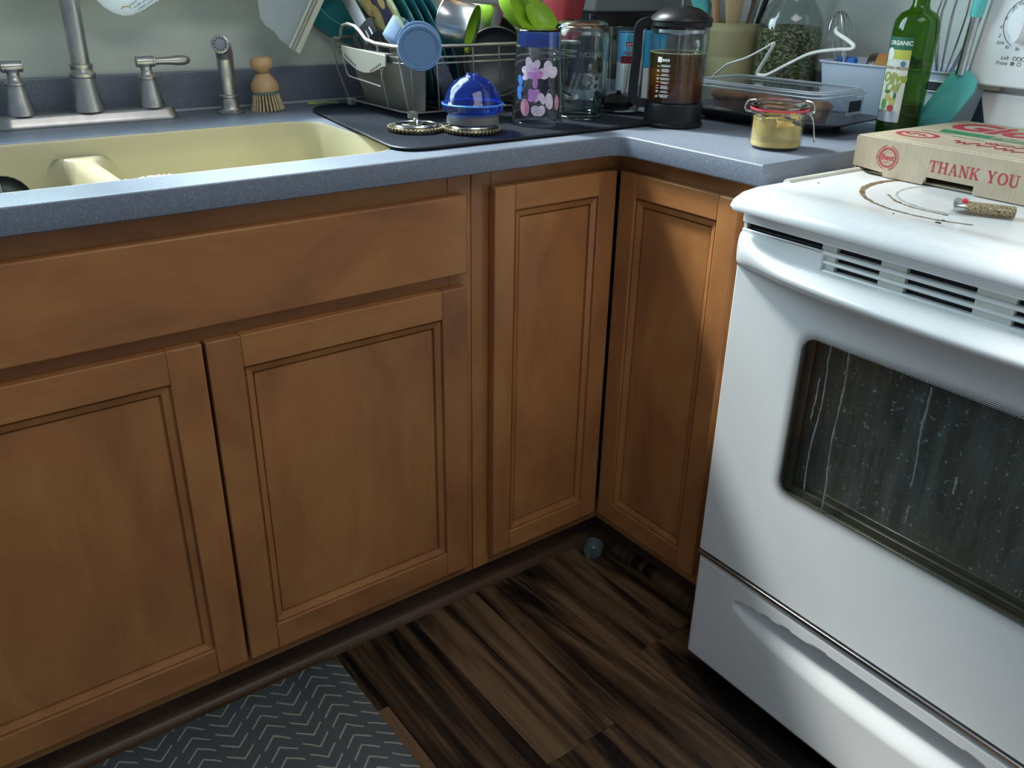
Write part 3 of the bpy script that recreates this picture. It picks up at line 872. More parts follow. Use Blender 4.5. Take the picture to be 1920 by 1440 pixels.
# print on the lid
def lm(x, y, rz=0): return frame((x, y, BH+0.0003), (math.cos(rz), math.sin(rz), 0), (-math.sin(rz), math.cos(rz), 0))
join_meshes([text_mesh("Gio's", 0.120, lm(0.022, 0.232), 0.0, 0.0045, 'LEFT', 0.80)]).build('red_brand_lettering', M_red, bx)
gb = MB()
gb.add([(0.050, 0.140, BH+0.0003), (BW-0.004, 0.140, BH+0.0003), (BW-0.004, 0.172, BH+0.0003), (0.040, 0.172, BH+0.0003)], [(0, 1, 2, 3)])
gb.build('green_band', M_green, bx)
join_meshes([text_mesh('PIZZA', 0.030, lm(0.130, 0.156) @ Matrix.Translation((0, 0, 0.0002)), 0, 0.0008, 'LEFT', 1.2)]).build('pizza_lettering', M_card, bx)
ov_ = MB(); OM = lm(0.051, 0.080) @ Matrix.Diagonal((1.12, 1.0, 1, 1))
annulus(ov_, 0.0225, 0.030, OM)
ov_.tube([lm(0.051, 0.080) @ Vector((p.x-0.019, p.y, 0)) for p in squiggle(0.038, 0.014, 14, 4)], 0.0009, 5)
ov_.build('oval_emblem', M_red, bx)
for w_, h_, x_, y_, sd in ((0.205, 0.026, 0.115, 0.070, 8), (0.10, 0.012, 0.150, 0.098, 9)):
    MB().tube([lm(x_, y_) @ p for p in squiggle(w_, h_, 34, sd)], 0.0010, 5).build('script_lettering', M_red, bx)
for w_, sz_, x_, y_ in ((0.045, 0.007, 0.028, 0.128), (0.05, 0.007, 0.085, 0.118), (0.13, 0.006, 0.165, 0.116)):
    tiny_print(MB(), lm(x_, y_), w_, sz_, int(x_*1000)).build('small_green_lettering', M_green, bx)

# lighter
LP = SM @ Vector((0.226, 0.140, 0.8885)); 
def lighter_mat():
    t = NT('patterned_lighter_wrap'); v = t.n('ShaderNodeTexVoronoi', feature='DISTANCE_TO_EDGE')
    t.l(t.coords(), v.inputs['Vector']); v.inputs['Scale'].default_value = 260
    col = t.ramp(v.outputs['Distance'], [(0.02, (0.05, 0.035, 0.02)), (0.12, (0.42, 0.33, 0.18))])
    return t.done(t.bsdf(col, 0.3))
lg = thing('pocket_lighter', 'tan patterned pocket lighter with a red button on the cooktop', 'lighter', LP, SA + math.radians(26))
MX = frame((0, 0, 0.0082), (0, 1, 0), (0, 0, 1))     # lathe axis along +x
MB().lathe([(0.0105, 0.019), (0.012, 0.021), (0.012, 0.076), (0.0105, 0.078)], 20, MX, ey=0.62, ex=1.0).build('barrel', lighter_mat(), lg, smooth=True)
MB().lathe([(0.0107, 0.005), (0.0112, 0.0065), (0.0112, 0.017), (0.0105, 0.019)], 16, MX, ey=0.62).build('metal_hood', M_steel, lg, smooth=True)
MB().lathe([(0.0058, -0.004), (0.0058, 0.004)], 14, frame((0.009, 0, 0.0125), (1, 0, 0), (0, 0, 1))).build('spark_wheel', M_steel, lg, smooth=False)
MB().box((0.0135, -0.0055, 0.0075), (0.0205, 0.0055, 0.0182)).build('red_button', plain('bright_red_plastic', (0.75, 0.02, 0.03), 0.3), lg, bevel=0.002)
# ================================================================== FAUCET, SPRAYER, BRUSH
fa = thing('kitchen_faucet', 'brushed nickel two-handle faucet with a tall spout behind the sink', 'faucet', (-0.768, 0.560, 0.914))
rs = [[(x, y, z) for x, y in rrect(-0.152+i, 0.152-i, -0.027+i*0.9, 0.027-i*0.9, 0.024-i*0.8, 6)] for i, z in ((0.0, 0.0005), (0.0, 0.004), (0.003, 0.008), (0.006, 0.016), (0.009, 0.0195), (0.013, 0.0205))]
MB().rings(rs).build('base_plate', M_nickel, fa, smooth=True, angle=50)
sp = MB().lathe([(0.0275, 0.0205), (0.0270, 0.026), (0.0225, 0.045), (0.0200, 0.066), (0.0195, 0.076), (0.0215, 0.078), (0.0218, 0.083), (0.0200, 0.085), (0.0172, 0.090), (0.0188, 0.095), (0.0188, 0.0985), (0.0162, 0.100)], 32).build('spout_base', M_nickel, fa, smooth=True)
pts = [(0, 0, 0.098), (0, 0, 0.16), (0, 0, 0.24), (0, -0.006, 0.285), (0, -0.035, 0.335), (0, -0.085, 0.352), (0, -0.135, 0.335), (0, -0.162, 0.290), (0, -0.168, 0.245)]
MB().tube(spline(pts, 8), 0.0155, 20).build('spout', M_nickel, fa, smooth=True)
for s in (-1, 1):
    h = MB().lathe([(0.0235, 0.0205), (0.0232, 0.026), (0.0190, 0.042), (0.0150, 0.062), (0.0142, 0.068), (0.0160, 0.0695), (0.0160, 0.0725), (0.0135, 0.0745), (0.0105, 0.080), (0.0095, 0.086), (0.0115, 0.092), (0.0125, 0.094)], 28, Matrix.Translation((s*0.108, 0, 0))).build('handle_base', M_nickel, fa, smooth=True)
    X = frame((s*0.108, 0, 0.0985), (0, s, 0), (0, 0, 1))   # lathe axis along s*x
    MB().lathe([(0.0075, -0.0165), (0.0095, -0.0155), (0.0095, -0.0135), (0.0085, -0.013), (0.0095, 0.0), (0.0090, 0.012), (0.0098, 0.013), (0.0098, 0.0155), (0.0068, 0.017), (0.0062, 0.025), (0.0070, 0.045), (0.0088, 0.058), (0.0085, 0.070), (0.0055, 0.078), (0.0015, 0.081)], 22, X).build('lever', M_nickel, h, smooth=True)

sy = thing('side_sprayer', 'brushed nickel pull-out sprayer with a bent nozzle standing right of the faucet', 'sprayer', (-0.5155, 0.555, 0.914))
MB().lathe([(0.0265, 0.0005), (0.0265, 0.003), (0.0200, 0.006), (0.0175, 0.010), (0.0168, 0.028), (0.0185, 0.0295), (0.0185, 0.033), (0.0165, 0.0345)], 26).build('holder', M_nickel, sy, smooth=True)
pts = [(0, 0, 0.034), (0, 0.0, 0.06), (0, 0.0, 0.090), (-0.001, -0.003, 0.106), (-0.006, -0.012, 0.120), (-0.013, -0.024, 0.126)]
MB().tube(spline(pts, 6), [0.0150]*6+[0.0155]*12+[0.0160]*6+[0.0158]*7, 20).build('wand', M_nickel, sy, smooth=True)
N = Vector((-0.42, -0.72, 0.14)).normalized()
NM = N.to_track_quat('Z', 'Y').to_matrix().to_4x4(); NM.translation = Vector((-0.013, -0.024, 0.126))
MB().lathe([(0.0158, -0.004), (0.0165, 0.002), (0.0165, 0.005), (0.0135, 0.0058), (0.0130, 0.004), (0.0085, 0.004), (0.0080, 0.0055), (0.0, 0.0058)], 24, NM, cap1=False).build('nozzle', M_nickel, sy, smooth=True)
for k in range(12):
    a = 2*PI*k/12
    MB().lathe([(0.0011, 0.0035), (0.0011, 0.0052)], 6, NM @ Matrix.Translation((0.0107*math.cos(a), 0.0107*math.sin(a), 0))).build('spray_hole', M_blackhole, sy)

M_beech = wood('beech', 'z', (0.50, 0.30, 0.15), (0.60, 0.38, 0.20), (0.68, 0.45, 0.25), 0.5)
br = thing('dish_brush', 'wooden dish brush with a round knob standing on its bristles', 'brush', (-0.440, 0.555, 0.914), (math.radians(0), math.radians(-3), 0))
MB().lathe([(0.0235, 0.036), (0.0265, 0.037), (0.0270, 0.046), (0.0245, 0.053), (0.0180, 0.062), (0.0140, 0.067), (0.0118, 0.071), (0.0140, 0.075), (0.0198, 0.079), (0.0225, 0.0865), (0.0212, 0.094), (0.0150, 0.099), (0.0005, 0.1005)], 28, cap1=False).build('handle_block', M_beech, br, smooth=True, angle=60)
MB().lathe([(0.0250, 0.0315), (0.0262, 0.033), (0.0262, 0.036), (0.0250, 0.037)], 28).build('green_band', plain('sage_band', (0.16, 0.24, 0.19), 0.6), br, smooth=True)
M_brist = plain('tan_bristle', (0.62, 0.50, 0.30), 0.7, var=0.25, vs=120)
b = MB(); rg = random.Random(5)
for ring, n in ((0.0235, 26), (0.016, 18), (0.008, 9)):
    for k in range(n):
        a = 2*PI*k/n + ring*50; rr = ring*1.32
        b.tube([(ring*math.cos(a), ring*math.sin(a), 0.033), (ring*1.12*math.cos(a), ring*1.12*math.sin(a), 0.018), (rr*math.cos(a), rr*math.sin(a), 0.001)], [0.0016, 0.0020, 0.0025], 5)
o = b.build('bristles', M_brist, br, smooth=True); o['kind'] = 'stuff'
MB().tube([(0.0128*math.cos(2*PI*k/20), 0.0128*math.sin(2*PI*k/20), 0.0688+0.0015*k/20) for k in range(61)], 0.0011, 5).build('twine', plain('jute_twine', (0.33, 0.22, 0.12), 0.9, var=0.3, vs=300), br, smooth=True)

# ladle in the left bowl of the sink
ld = thing('soup_ladle', 'dark steel ladle lying in the left bowl of the sink', 'ladle', (-1.00, 0.115, 0.715))
M_dsteel = plain('dark_steel', (0.20, 0.21, 0.22), 0.22, 1.0, var=0.1, vs=30)
LM = Matrix.Translation((0.02, 0.0, 0.168)) @ Matrix.Rotation(math.radians(62), 4, 'X') @ Matrix.Rotation(math.radians(-18), 4, 'Y')
MB().lathe([(0.001, -0.026), (0.016, -0.024), (0.028, -0.016), (0.035, -0.004), (0.0375, 0.006), (0.0365, 0.006), (0.034, -0.003), (0.027, -0.014), (0.015, -0.022), (0.001, -0.024)], 26, LM, cap0=False, cap1=False).build('bowl', M_dsteel, ld, smooth=True)
MB().tube([LM @ Vector((0, 0.036, 0.004)), (0.02, -0.01, 0.13), (0.01, 0.02, 0.07), (-0.03, 0.12, 0.03), (-0.08, 0.20, 0.012)], 0.004, 8).build('handle', M_dsteel, ld, smooth=True)
cr = MB(); rg = random.Random(9)
fo = thing('soap_foam', 'patch of white dried soap foam on the sink divider', 'foam', (-0.8025, 0.052, 0.905))
for k in range(46):
    x, y = rg.gauss(0, 0.017), rg.uniform(-0.001, 0.008)
    cr.lathe([(0.0005, -0.002), (0.0026, 0.0), (0.0022, 0.0016), (0.0004, 0.0026)], 7, Matrix.Translation((x, y, 0.0052+rg.uniform(-0.001, 0.0012)-abs(x)*0.03)))
o = cr.build('bubble_crust', plain('white_foam', (0.82, 0.84, 0.82), 0.7), fo, smooth=True); o['kind'] = 'stuff'

# ================================================================== PLASTIC BAGS DRYING AT THE WINDOW SILL
M_bag = glassy('hazy_bag_film', (0.93, 0.96, 0.98), 1.4, 0.12, haze=0.60, haze_col=(0.80, 0.87, 0.93))
M_zip = plain('cream_zip_strip', (0.74, 0.74, 0.62), 0.45)
def bag(name, label, outline, puff, yb, mat=M_bag):
    """pouch: outline of (x, z) points hung just in front of the sill edge, puffed towards the room"""
    xs = [p[0] for p in outline]; zs = [p[1] for p in outline]
    cx, cz = sum(xs)/len(xs), sum(zs)/len(zs)
    t = thing(name, label, 'bag', (cx, yb, cz))
    K = 9; mb = MB()
    for side in (1, -1):
        rings = []
        for j in range(K):
            s = 1 - j/(K-1)*0.985
            rings.append([((x-cx)*s, side*-puff*math.sqrt(max(0, 1-s*s))*(0.85+0.25*math.sin(9*x+7*z)), (z-cz)*s) for x, z in outline])
        mb.rings(rings, cap0=False, cap1=True)
    mb.build('pouch', mat, t, smooth=True, angle=70)
    return t, cx, cz
ol = [(-0.432, 1.150), (-0.4345, 1.110), (-0.4335, 1.083), (-0.424, 1.068), (-0.407, 1.057), (-0.398, 1.043), (-0.381, 1.031), (-0.362, 1.013), (-0.332, 1.060), (-0.304, 1.105), (-0.283, 1.140), (-0.28, 1.17), (-0.33, 1.19), (-0.40, 1.185)]
t, cx, cz = bag('zip_bag', 'clear plastic zip bag with a cream zip strip drying beside the dish rack', ol, 0.006, 0.566)
for w0, off, mt, nm in ((0.0105, 0.0, M_zip, 'zip_edge'), (0.0045, -0.018, M_zip, 'zip_track'), (0.0030, -0.0105, plain('tan_zip', (0.60, 0.54, 0.38), 0.5), 'zip_groove')):
    d = Vector((0.079, 0, 0.127)).normalized(); n = Vector((d.z, 0, -d.x))
    a = Vector((-0.3668-cx, -0.0075, 1.0185-cz)) + n*(off+0.0); bq = a + d*0.150
    MB().add([a-n*w0*0.5, bq-n*w0*0.5, bq+n*w0*0.5, a+n*w0*0.5], [(0, 1, 2, 3)]).build(nm, mt, t, solid=0.0012)
ol = [(-0.742, 1.150), (-0.730, 1.122), (-0.715, 1.104), (-0.700, 1.094), (-0.684, 1.0885), (-0.668, 1.090), (-0.650, 1.097), (-0.628, 1.108), (-0.608, 1.120), (-0.592, 1.150), (-0.61, 1.185), (-0.66, 1.20), (-0.72, 1.19)]
t, cx, cz = bag('printed_bag', 'small white plastic bag with grey printing hanging above the faucet', ol, 0.016, 0.562, glassy('milky_bag_film', (0.95, 0.97, 0.98), 1.4, 0.15, haze=0.85, haze_col=(0.86, 0.90, 0.92)))
PMt = frame((-0.645-cx, -0.019, 1.1085-cz), (math.cos(0.52), 0, math.sin(0.52)), (-math.sin(0.52), 0, math.cos(0.52)))
for k in range(4):
    tiny_print(MB(), PMt @ Matrix.Translation((-0.028+0.004*k, 0.013-0.0062*k, 0)), 0.058-0.009*k, 0.0042, k).build('grey_printing', plain('grey_bag_print', (0.30, 0.34, 0.40), 0.6) if k == 0 else bpy.data.materials['grey_bag_print'], t)
MB().tube(spline([(-0.689-cx, -0.0150, 1.100-cz), (-0.686-cx, -0.0165, 1.1035-cz), (-0.676-cx, -0.0165, 1.104-cz), (-0.672-cx, -0.0150, 1.101-cz)], 5), 0.0009, 5).build('stain_mark', plain('ochre_stain', (0.45, 0.33, 0.08), 0.6), t)

# ================================================================== DRYING MAT
def mat_fabric():
    t = NT('navy_microfibre'); vec = t.coords()
    f = t.noise(vec, 260, 3, 0.6); g = t.noise(vec, 9, 2)
    col = t.ramp(f, [(0.3, (0.004, 0.006, 0.011)), (0.7, (0.016, 0.022, 0.035))])
    return t.done(t.bsdf(col, 0.85, 0, 0.15, bump=f, bump_d=0.0012, bump_s=0.8))
M_matf = mat_fabric()
cor = [(-0.452, 0.012, 0.06), (0.175, 0.012, 0.06), (0.160, 0.53, 0.05), (-0.372, 0.53, 0.07)]
def round_poly(cor, n=7):
    out = []
    m = len(cor)
    for i, (x, y, r) in enumerate(cor):
        p = Vector((x, y)); a = (Vector(cor[i-1][:2])-p).normalized(); b = (Vector(cor[(i+1) % m][:2])-p).normalized()
        p0, p1 = p+a*r, p+b*r
        for k in range(n+1):
            t = k/n; out.append(tuple((1-t)**2*p0 + 2*t*(1-t)*p + t*t*p1))
    return out
pl = round_poly(cor)
def inset(pl, d):
    c = Vector((sum(p[0] for p in pl)/len(pl), sum(p[1] for p in pl)/len(pl)))
    return [tuple(Vector(p) - (Vector(p)-c).normalized()*d) for p in pl]
dm = thing('drying_mat', 'dark navy dish drying mat spread under the dish rack', 'mat', (-0.14, 0.27, 0.914))
L2 = lambda pl, z: [(x+0.14, y-0.27, z) for x, y in pl]
MB().rings([L2(inset(pl, 0.003), 0.0006), L2(pl, 0.0025), L2(inset(pl, 0.004), 0.005), L2(inset(pl, 0.012), 0.0050)]).build('pad', M_matf, dm, smooth=True, angle=50)
MB().tube(L2(inset(pl, 0.0015), 0.0042), 0.0022, 6, closed=True).build('piping', M_black, dm, smooth=True)
ts = thing('herb_scrap', 'little yellow-green vegetable scrap on the counter behind the mat', 'scrap', (-0.325, 0.575, 0.914))
MB().tube(spline([(-0.02, 0.0, 0.003), (-0.010, 0.004, 0.006), (0.0, 0.002, 0.003), (0.02, 0.003, 0.004), (0.045, -0.004, 0.003)], 4), [0.002]*4+[0.0035]*4+[0.002]*5+[0.0013]*4, 6).build('stalk', plain('pale_green', (0.50, 0.55, 0.16), 0.5), ts, smooth=True)
MB().tube([(-0.022, 0.0, 0.003), (-0.014, -0.004, 0.004), (-0.006, -0.006, 0.0025)], [0.001, 0.002, 0.0006], 6).build('leaf', bpy.data.materials['pale_green'], ts, smooth=True)
# ================================================================== DISH RACK
MT = 0.9192            # top of the drying mat
def at(loc): return Matrix.Translation(-Vector(loc))
def axis_obj(n, up=(0, 0, 1)):
    """euler that turns local z to n"""
    return Vector(n).normalized().to_track_quat('Z', 'Y').to_euler()
RL = (-0.09, 0.39, MT)
rk = thing('dish_rack', 'satin wire dish rack standing on the navy drying mat', 'dish rack', RL)
A = at(RL)
x0, x1, y0, y1 = -0.305, 0.120, 0.250, 0.540
def rail_loop(z, hump=0.0, d=0.0, r=0.03):
    pts = [(x, y, z) for x, y in rrect(x0+d, x1-d, y0+d, y1-d, r, 5)]
    if not hump: return pts
    out = []
    for i, p in enumerate(pts):
        out.append(p)
        q = pts[(i+1) % len(pts)]
        if abs(p[0]-(x0+d)) < 1e-6 and abs(q[0]-(x0+d)) < 1e-6 and p[1] > q[1] + 0.1:
            for yy, zz in ((0.492, 0), (0.486, 0.006), (0.483, 0.018), (0.476, 0.025), (0.455, 0.029), (0.425, 0.026), (0.405, 0.018), (0.385, 0.006), (0.35, 0.001)):
                out.append((x0+d, yy, z+zz))
    return out
MB().tube(rail_loop(1.046, 1), 0.0034, 8, closed=True, M=A).build('top_rail', M_wire, rk, smooth=True)
MB().tube(rail_loop(1.0275, 0, 0.004), 0.0016, 6, closed=True, M=A).build('side_wire', M_wire, rk, smooth=True)
MB().tube(rail_loop(1.0170, 0, 0.006), 0.0016, 6, closed=True, M=A).build('side_wire', M_wire, rk, smooth=True)
MB().tube(rail_loop(0.9300, 0, 0.022), 0.0018, 6, closed=True, M=A).build('base_wire', M_wire, rk, smooth=True)
for xx in (-0.29, -0.235, -0.155, -0.095, -0.02, 0.06):
    MB().tube([(xx, y0+0.001, 1.046), (xx+0.006, y0+0.006, 1.0), (xx+0.018, y0+0.020, 0.932)], 0.0016, 6, M=A).build('upright', M_wire, rk, smooth=True)
for yy in (0.53, 0.345, 0.27):
    MB().tube([(x0+0.001, yy, 1.046), (x0+0.008, yy-0.003, 0.99), (x0+0.021, yy-0.02 if yy > 0.5 else yy, 0.932)], 0.0018, 6, M=A).build('upright', M_wire, rk, smooth=True)
for xx in (-0.20, -0.168, -0.136, -0.104, -0.06, -0.01, 0.05):
    MB().tube([(xx, y0+0.022, 0.930), (xx, y1-0.022, 0.930)], 0.0016, 6, M=A).build('base_wire', M_wire, rk, smooth=True)
for xx, yy in ((-0.283, 0.500), (-0.275, 0.272), (0.09, 0.272), (0.09, 0.50)):
    MB().box((xx-0.008, yy-0.008, MT+0.0003), (xx+0.008, yy+0.008, 0.934), A).build('foot', M_greyp, rk, bevel=0.003)

# cutlery caddy
CL = (-0.252, 0.390, MT)
cd = thing('cutlery_caddy', 'grey plastic cutlery caddy hanging at the left end of the dish rack', 'caddy', CL)
A = at(CL)
rs = []
for i, z, xl in ((0.005, 0.9215, -0.262), (0.003, 0.923, -0.263), (-0.001, 1.024, -0.2965), (0.002, 1.025, -0.2965), (0.003, 1.023, -0.2965), (0.0065, 0.926, -0.263)):
    rs.append([(x, y, z) for x, y in rrect(xl+i, -0.222-i, 0.300+i, 0.482-i, max(0.004, 0.010-i), 4)])
MB().rings(rs, M=A).build('tub', M_greyp, cd, smooth=True, angle=50)
lip = [(0.298, 1.030), (0.474, 1.036), (0.471, 1.016)] + [(0.471-0.170*k/14, 1.016-0.003*k/14-0.0215*math.sin(PI*k/14)) for k in range(1, 14)] + [(0.299, 1.011)]
LY = Matrix(((0, 0, 1, 0), (1, 0, 0, 0), (0, 1, 0, 0), (0, 0, 0, 1)))
MB().prism([(y, z) for y, z in lip], -0.0015, 0.0015, A @ Matrix.Translation((-0.3112, 0, 0)) @ LY).build('hook_lip', M_greyp, cd, bevel=0.001)
MB().box((-0.311, 0.305, 1.0285), (-0.292, 0.466, 1.0315), A).build('hook_bridge', M_greyp, cd, bevel=0.001)
for yy, zz in [(0.458-0.008*k, 1.0190-0.0030*k) for k in range(6)] + [(0.318+0.0075*k, 1.0135-0.0028*k) for k in range(6)]:
    MB().box((-0.3132, yy-0.0014, zz-0.0006*3.5), (-0.3122, yy+0.0014, zz+0.0021), A).build('drain_slot', M_blackhole, cd)
MB().tube([(-0.3138, 0.463, 1.012), (-0.3125, 0.452, 0.985), (-0.3100, 0.446, 0.981), (-0.3100, 0.322, 0.974), (-0.3125, 0.317, 0.978), (-0.3138, 0.308, 1.006)], 0.0017, 6, M=A).build('wire_hanger', M_wire, cd, smooth=True)

def shape_on(name, label, cat, c, n, prof, mat, nseg=40, part='dish', ex=1, ey=1, spin=0.0, group=None, cap0=True, cap1=True):
    t = thing(name, label, cat, c, axis_obj(n), group)
    MB().lathe(prof, nseg, Matrix.Rotation(spin, 4, 'Z'), ex=ex, ey=ey, cap0=cap0, cap1=cap1).build(part, mat, t, smooth=True, angle=50)
    return t
def plate_prof(R, d=0.018, th=0.0038):
    return [(0.0005, th), (R*0.55, th), (R*0.66, th+0.004), (R*0.97, d), (R, d), (R, d-0.0015), (R*0.98, d-th*0.7), (R*0.68, 0.002), (R*0.60, -0.002), (R*0.56, -0.002), (R*0.55, 0.0), (0.0005, 0.0)]
M_teal = plain('teal_glaze', (0.035, 0.24, 0.27), 0.18, var=0.05, vs=6)
M_tealr = plain('light_teal_rim', (0.10, 0.44, 0.44), 0.2)
M_lime = plain('lime_green_plastic', (0.36, 0.62, 0.04), 0.3, var=0.06, vs=12)
M_blue = plain('slate_blue_plastic', (0.11, 0.22, 0.40), 0.35, var=0.05, vs=10)
M_bluel = plain('sky_blue_plastic', (0.22, 0.38, 0.62), 0.3)
M_dark = plain('dark_nonstick', (0.045, 0.047, 0.055), 0.35, var=0.15, vs=20)
pn = Vector((-0.93, 0.16, -0.36))
up_ = Vector((-0.32, 0.0, 0.95)).normalized()
words_ = ['leftmost of the teal dinner plates standing on edge in the dish rack', 'second teal dinner plate from the left in the dish rack', 'third teal dinner plate from the left in the dish rack', 'rightmost of the teal dinner plates standing on edge in the dish rack']
for k in range(4):
    shape_on('dinner_plate', words_[k], 'plate', Vector((-0.2085+0.0195*k, 0.405, 1.056)), pn, plate_prof(0.128, 0.014), M_teal, 48, group='teal dinner plates in the rack', cap0=False, cap1=False)
# big teal platter against the wall side
t = shape_on('serving_platter', 'large round teal platter leaning at the back left of the dish rack', 'platter', (-0.230, 0.550, 1.140), (-0.50, -0.70, -0.50), [(0.0005, 0.004), (0.075, 0.004), (0.09, 0.008), (0.123, 0.016), (0.126, 0.016), (0.126, 0.012), (0.092, 0.002), (0.078, 0.0), (0.0005, 0.0)], M_teal, 56, cap0=False, cap1=False)
MB().tube([(0.125*math.cos(2*PI*k/56), 0.125*math.sin(2*PI*k/56), 0.0152) for k in range(56)], 0.0022, 6, closed=True).build('dark_rim', plain('dark_rim_glaze', (0.10, 0.11, 0.12), 0.3), t, smooth=True)
MB().tube([(0.092*math.cos(2*PI*k/56), 0.092*math.sin(2*PI*k/56), 0.0085) for k in range(56)], 0.002, 6, closed=True).build('inner_line', M_tealr, t, smooth=True)
# decorated plate
def floral():
    t = NT('fruit_painted_plate')
    tc = t.n('ShaderNodeTexCoord'); sp = t.n('ShaderNodeSeparateXYZ'); t.l(tc.outputs['Object'], sp.inputs[0])
    rad = t.math('SQRT', t.math('ADD', t.math('MULTIPLY', sp.outputs[0], sp.outputs[0]), t.math('MULTIPLY', sp.outputs[1], sp.outputs[1])))
    vec = t.coords(); wv = t.n('ShaderNodeTexVoronoi'); t.l(vec, wv.inputs['Vector']); wv.inputs['Scale'].default_value = 22; wv.inputs['Randomness'].default_value = 0.9
    blob = t.math('LESS_THAN', wv.outputs['Distance'], 0.55)
    nz = t.noise(vec, 40, 3, 0.6, 1.0)
    yel = t.ramp(nz, [(0.3, (0.42, 0.24, 0.10)), (0.55, (0.60, 0.45, 0.16)), (0.75, (0.66, 0.58, 0.26))])
    dark = t.ramp(nz, [(0.4, (0.04, 0.03, 0.07)), (0.7, (0.10, 0.08, 0.12))])
    c = t.mix(blob, dark, yel)
    rim = t.math('GREATER_THAN', rad, 0.106)
    pale = t.ramp(nz, [(0.35, (0.22, 0.42, 0.14)), (0.55, (0.62, 0.68, 0.50))])
    return t.done(t.bsdf(t.mix(rim, c, pale), 0.2))
shape_on('painted_plate', 'dinner plate painted with yellow fruit on purple with a pale green rim', 'plate', (-0.2300, 0.420, 1.062), (-0.93, 0.16, -0.36), plate_prof(0.126, 0.012), floral(), 56, cap0=False, cap1=False)
# two blue lids on the front rail
ln = Vector((-0.42, -0.86, 0.22))
lidp = [(0.0005, 0.003), (0.030, 0.003), (0.0315, 0.0055), (0.0345, 0.0065), (0.0375, 0.0055), (0.0385, 0.002), (0.0385, -0.004), (0.036, -0.004), (0.036, 0.0), (0.0005, 0.0)]
for k, (w_, c) in enumerate((('front one of two round blue lids hanging on the dish rack rail', (-0.2765, 0.2380, 1.045)), ('rear one of two round blue lids hanging on the dish rack rail', (-0.2665, 0.2560, 1.050)))):
    t = shape_on('food_lid', w_, 'lid', c, ln, lidp, M_blue, 44, 'lid_disc', group='round blue lids', cap0=False, cap1=False)
    MB().tube([(0.0375*math.cos(2*PI*k2/44), 0.0375*math.sin(2*PI*k2/44), 0.0045) for k2 in range(44)], 0.0013, 6, closed=True).build('rim', M_bluel, t, smooth=True)
# translucent small box
t = thing('small_plastic_tub', 'small translucent pale blue plastic tub tipped up among the dishes', 'tub', (-0.2525, 0.350, 1.062), Euler((math.radians(20), math.radians(35), math.radians(30))))
rs = [[(x, y, z) for x, y in rrect(-0.024+i, 0.024-i, -0.019+i, 0.019-i, 0.006-i*0.5, 4)] for i, z in ((0.004, -0.022), (0.002, -0.020), (0.0, 0.022), (0.0015, 0.022), (0.004, -0.018))]
MB().rings(rs).build('tub_wall', glassy('frosted_blue', (0.80, 0.90, 1.0), 1.4, 0.2, haze=0.75, haze_col=(0.55, 0.70, 0.92)), t, smooth=True, angle=50)
# steel measuring cup
t = shape_on('steel_measuring_cup', 'small steel cup lying on its side on the rack rail, with a lime green reflection painted inside', 'cup', (-0.178, 0.318, 1.086), (0.60, -0.72, -0.24), [(0.0005, 0.0), (0.043, 0.0), (0.0445, 0.002), (0.0445, 0.004), (0.0435, 0.005), (0.0435, 0.060), (0.0445, 0.061), (0.0425, 0.061), (0.0423, 0.004), (0.0005, 0.003)], M_steel, 44, 'cup_wall', cap0=False, cap1=False)
MB().lathe([(0.0420, 0.056), (0.0420, 0.0045), (0.0005, 0.0042)], 40, cap0=False, cap1=False).build('green_reflection', M_lime, t, smooth=True)  # reflection of the lime bowl in the steel, painted as a coloured inner surface
# steel pot behind
shape_on('steel_pot', 'shiny steel pot upside down behind the measuring cup', 'pot', (-0.030, 0.440, 1.050), (0.05, -0.10, 0.99), [(0.062, 0.0), (0.064, 0.001), (0.061, 0.055), (0.056, 0.066), (0.045, 0.069), (0.0005, 0.070)], M_steel, 40, 'pot_wall', cap1=False)
# dark pans standing in the rack
for nm, lb, c, n, R, mt in (('frying_pan', 'dark nonstick pan standing on edge in the dish rack behind the blue dome', (-0.035, 0.345, 1.002), (-0.50, -0.84, 0.20), 0.066, M_dark), ('saucepan_lid', 'large dark pan standing behind the other pan in the dish rack', (-0.015, 0.420, 1.012), (-0.35, -0.90, 0.25), 0.082, M_dark), ('dark_bowl', 'dark grey bowl standing between the caddy and the teal plates', (-0.196, 0.318, 0.978), (0.86, -0.35, 0.36), 0.048, plain('slate_glaze', (0.09, 0.10, 0.14), 0.25, var=0.2, vs=12))):
    t = shape_on(nm, lb, 'pan' if nm != 'dark_bowl' else 'bowl', c, n, [(0.0005, 0.003), (R*0.80, 0.003), (R*0.88, 0.008), (R*0.98, 0.026), (R, 0.026), (R, 0.024), (R*0.91, 0.006), (R*0.83, 0.0), (0.0005, 0.0)], mt, 44, 'pan_wall', cap0=False, cap1=False)
    MB().tube([(R*0.99*math.cos(2*PI*k/44), R*0.99*math.sin(2*PI*k/44), 0.0255) for k in range(44)], 0.0012, 5, closed=True).build('rim', plain('worn_rim', (0.16, 0.16, 0.15), 0.4, 0.5) if nm == 'frying_pan' else bpy.data.materials['worn_rim'], t, smooth=True)
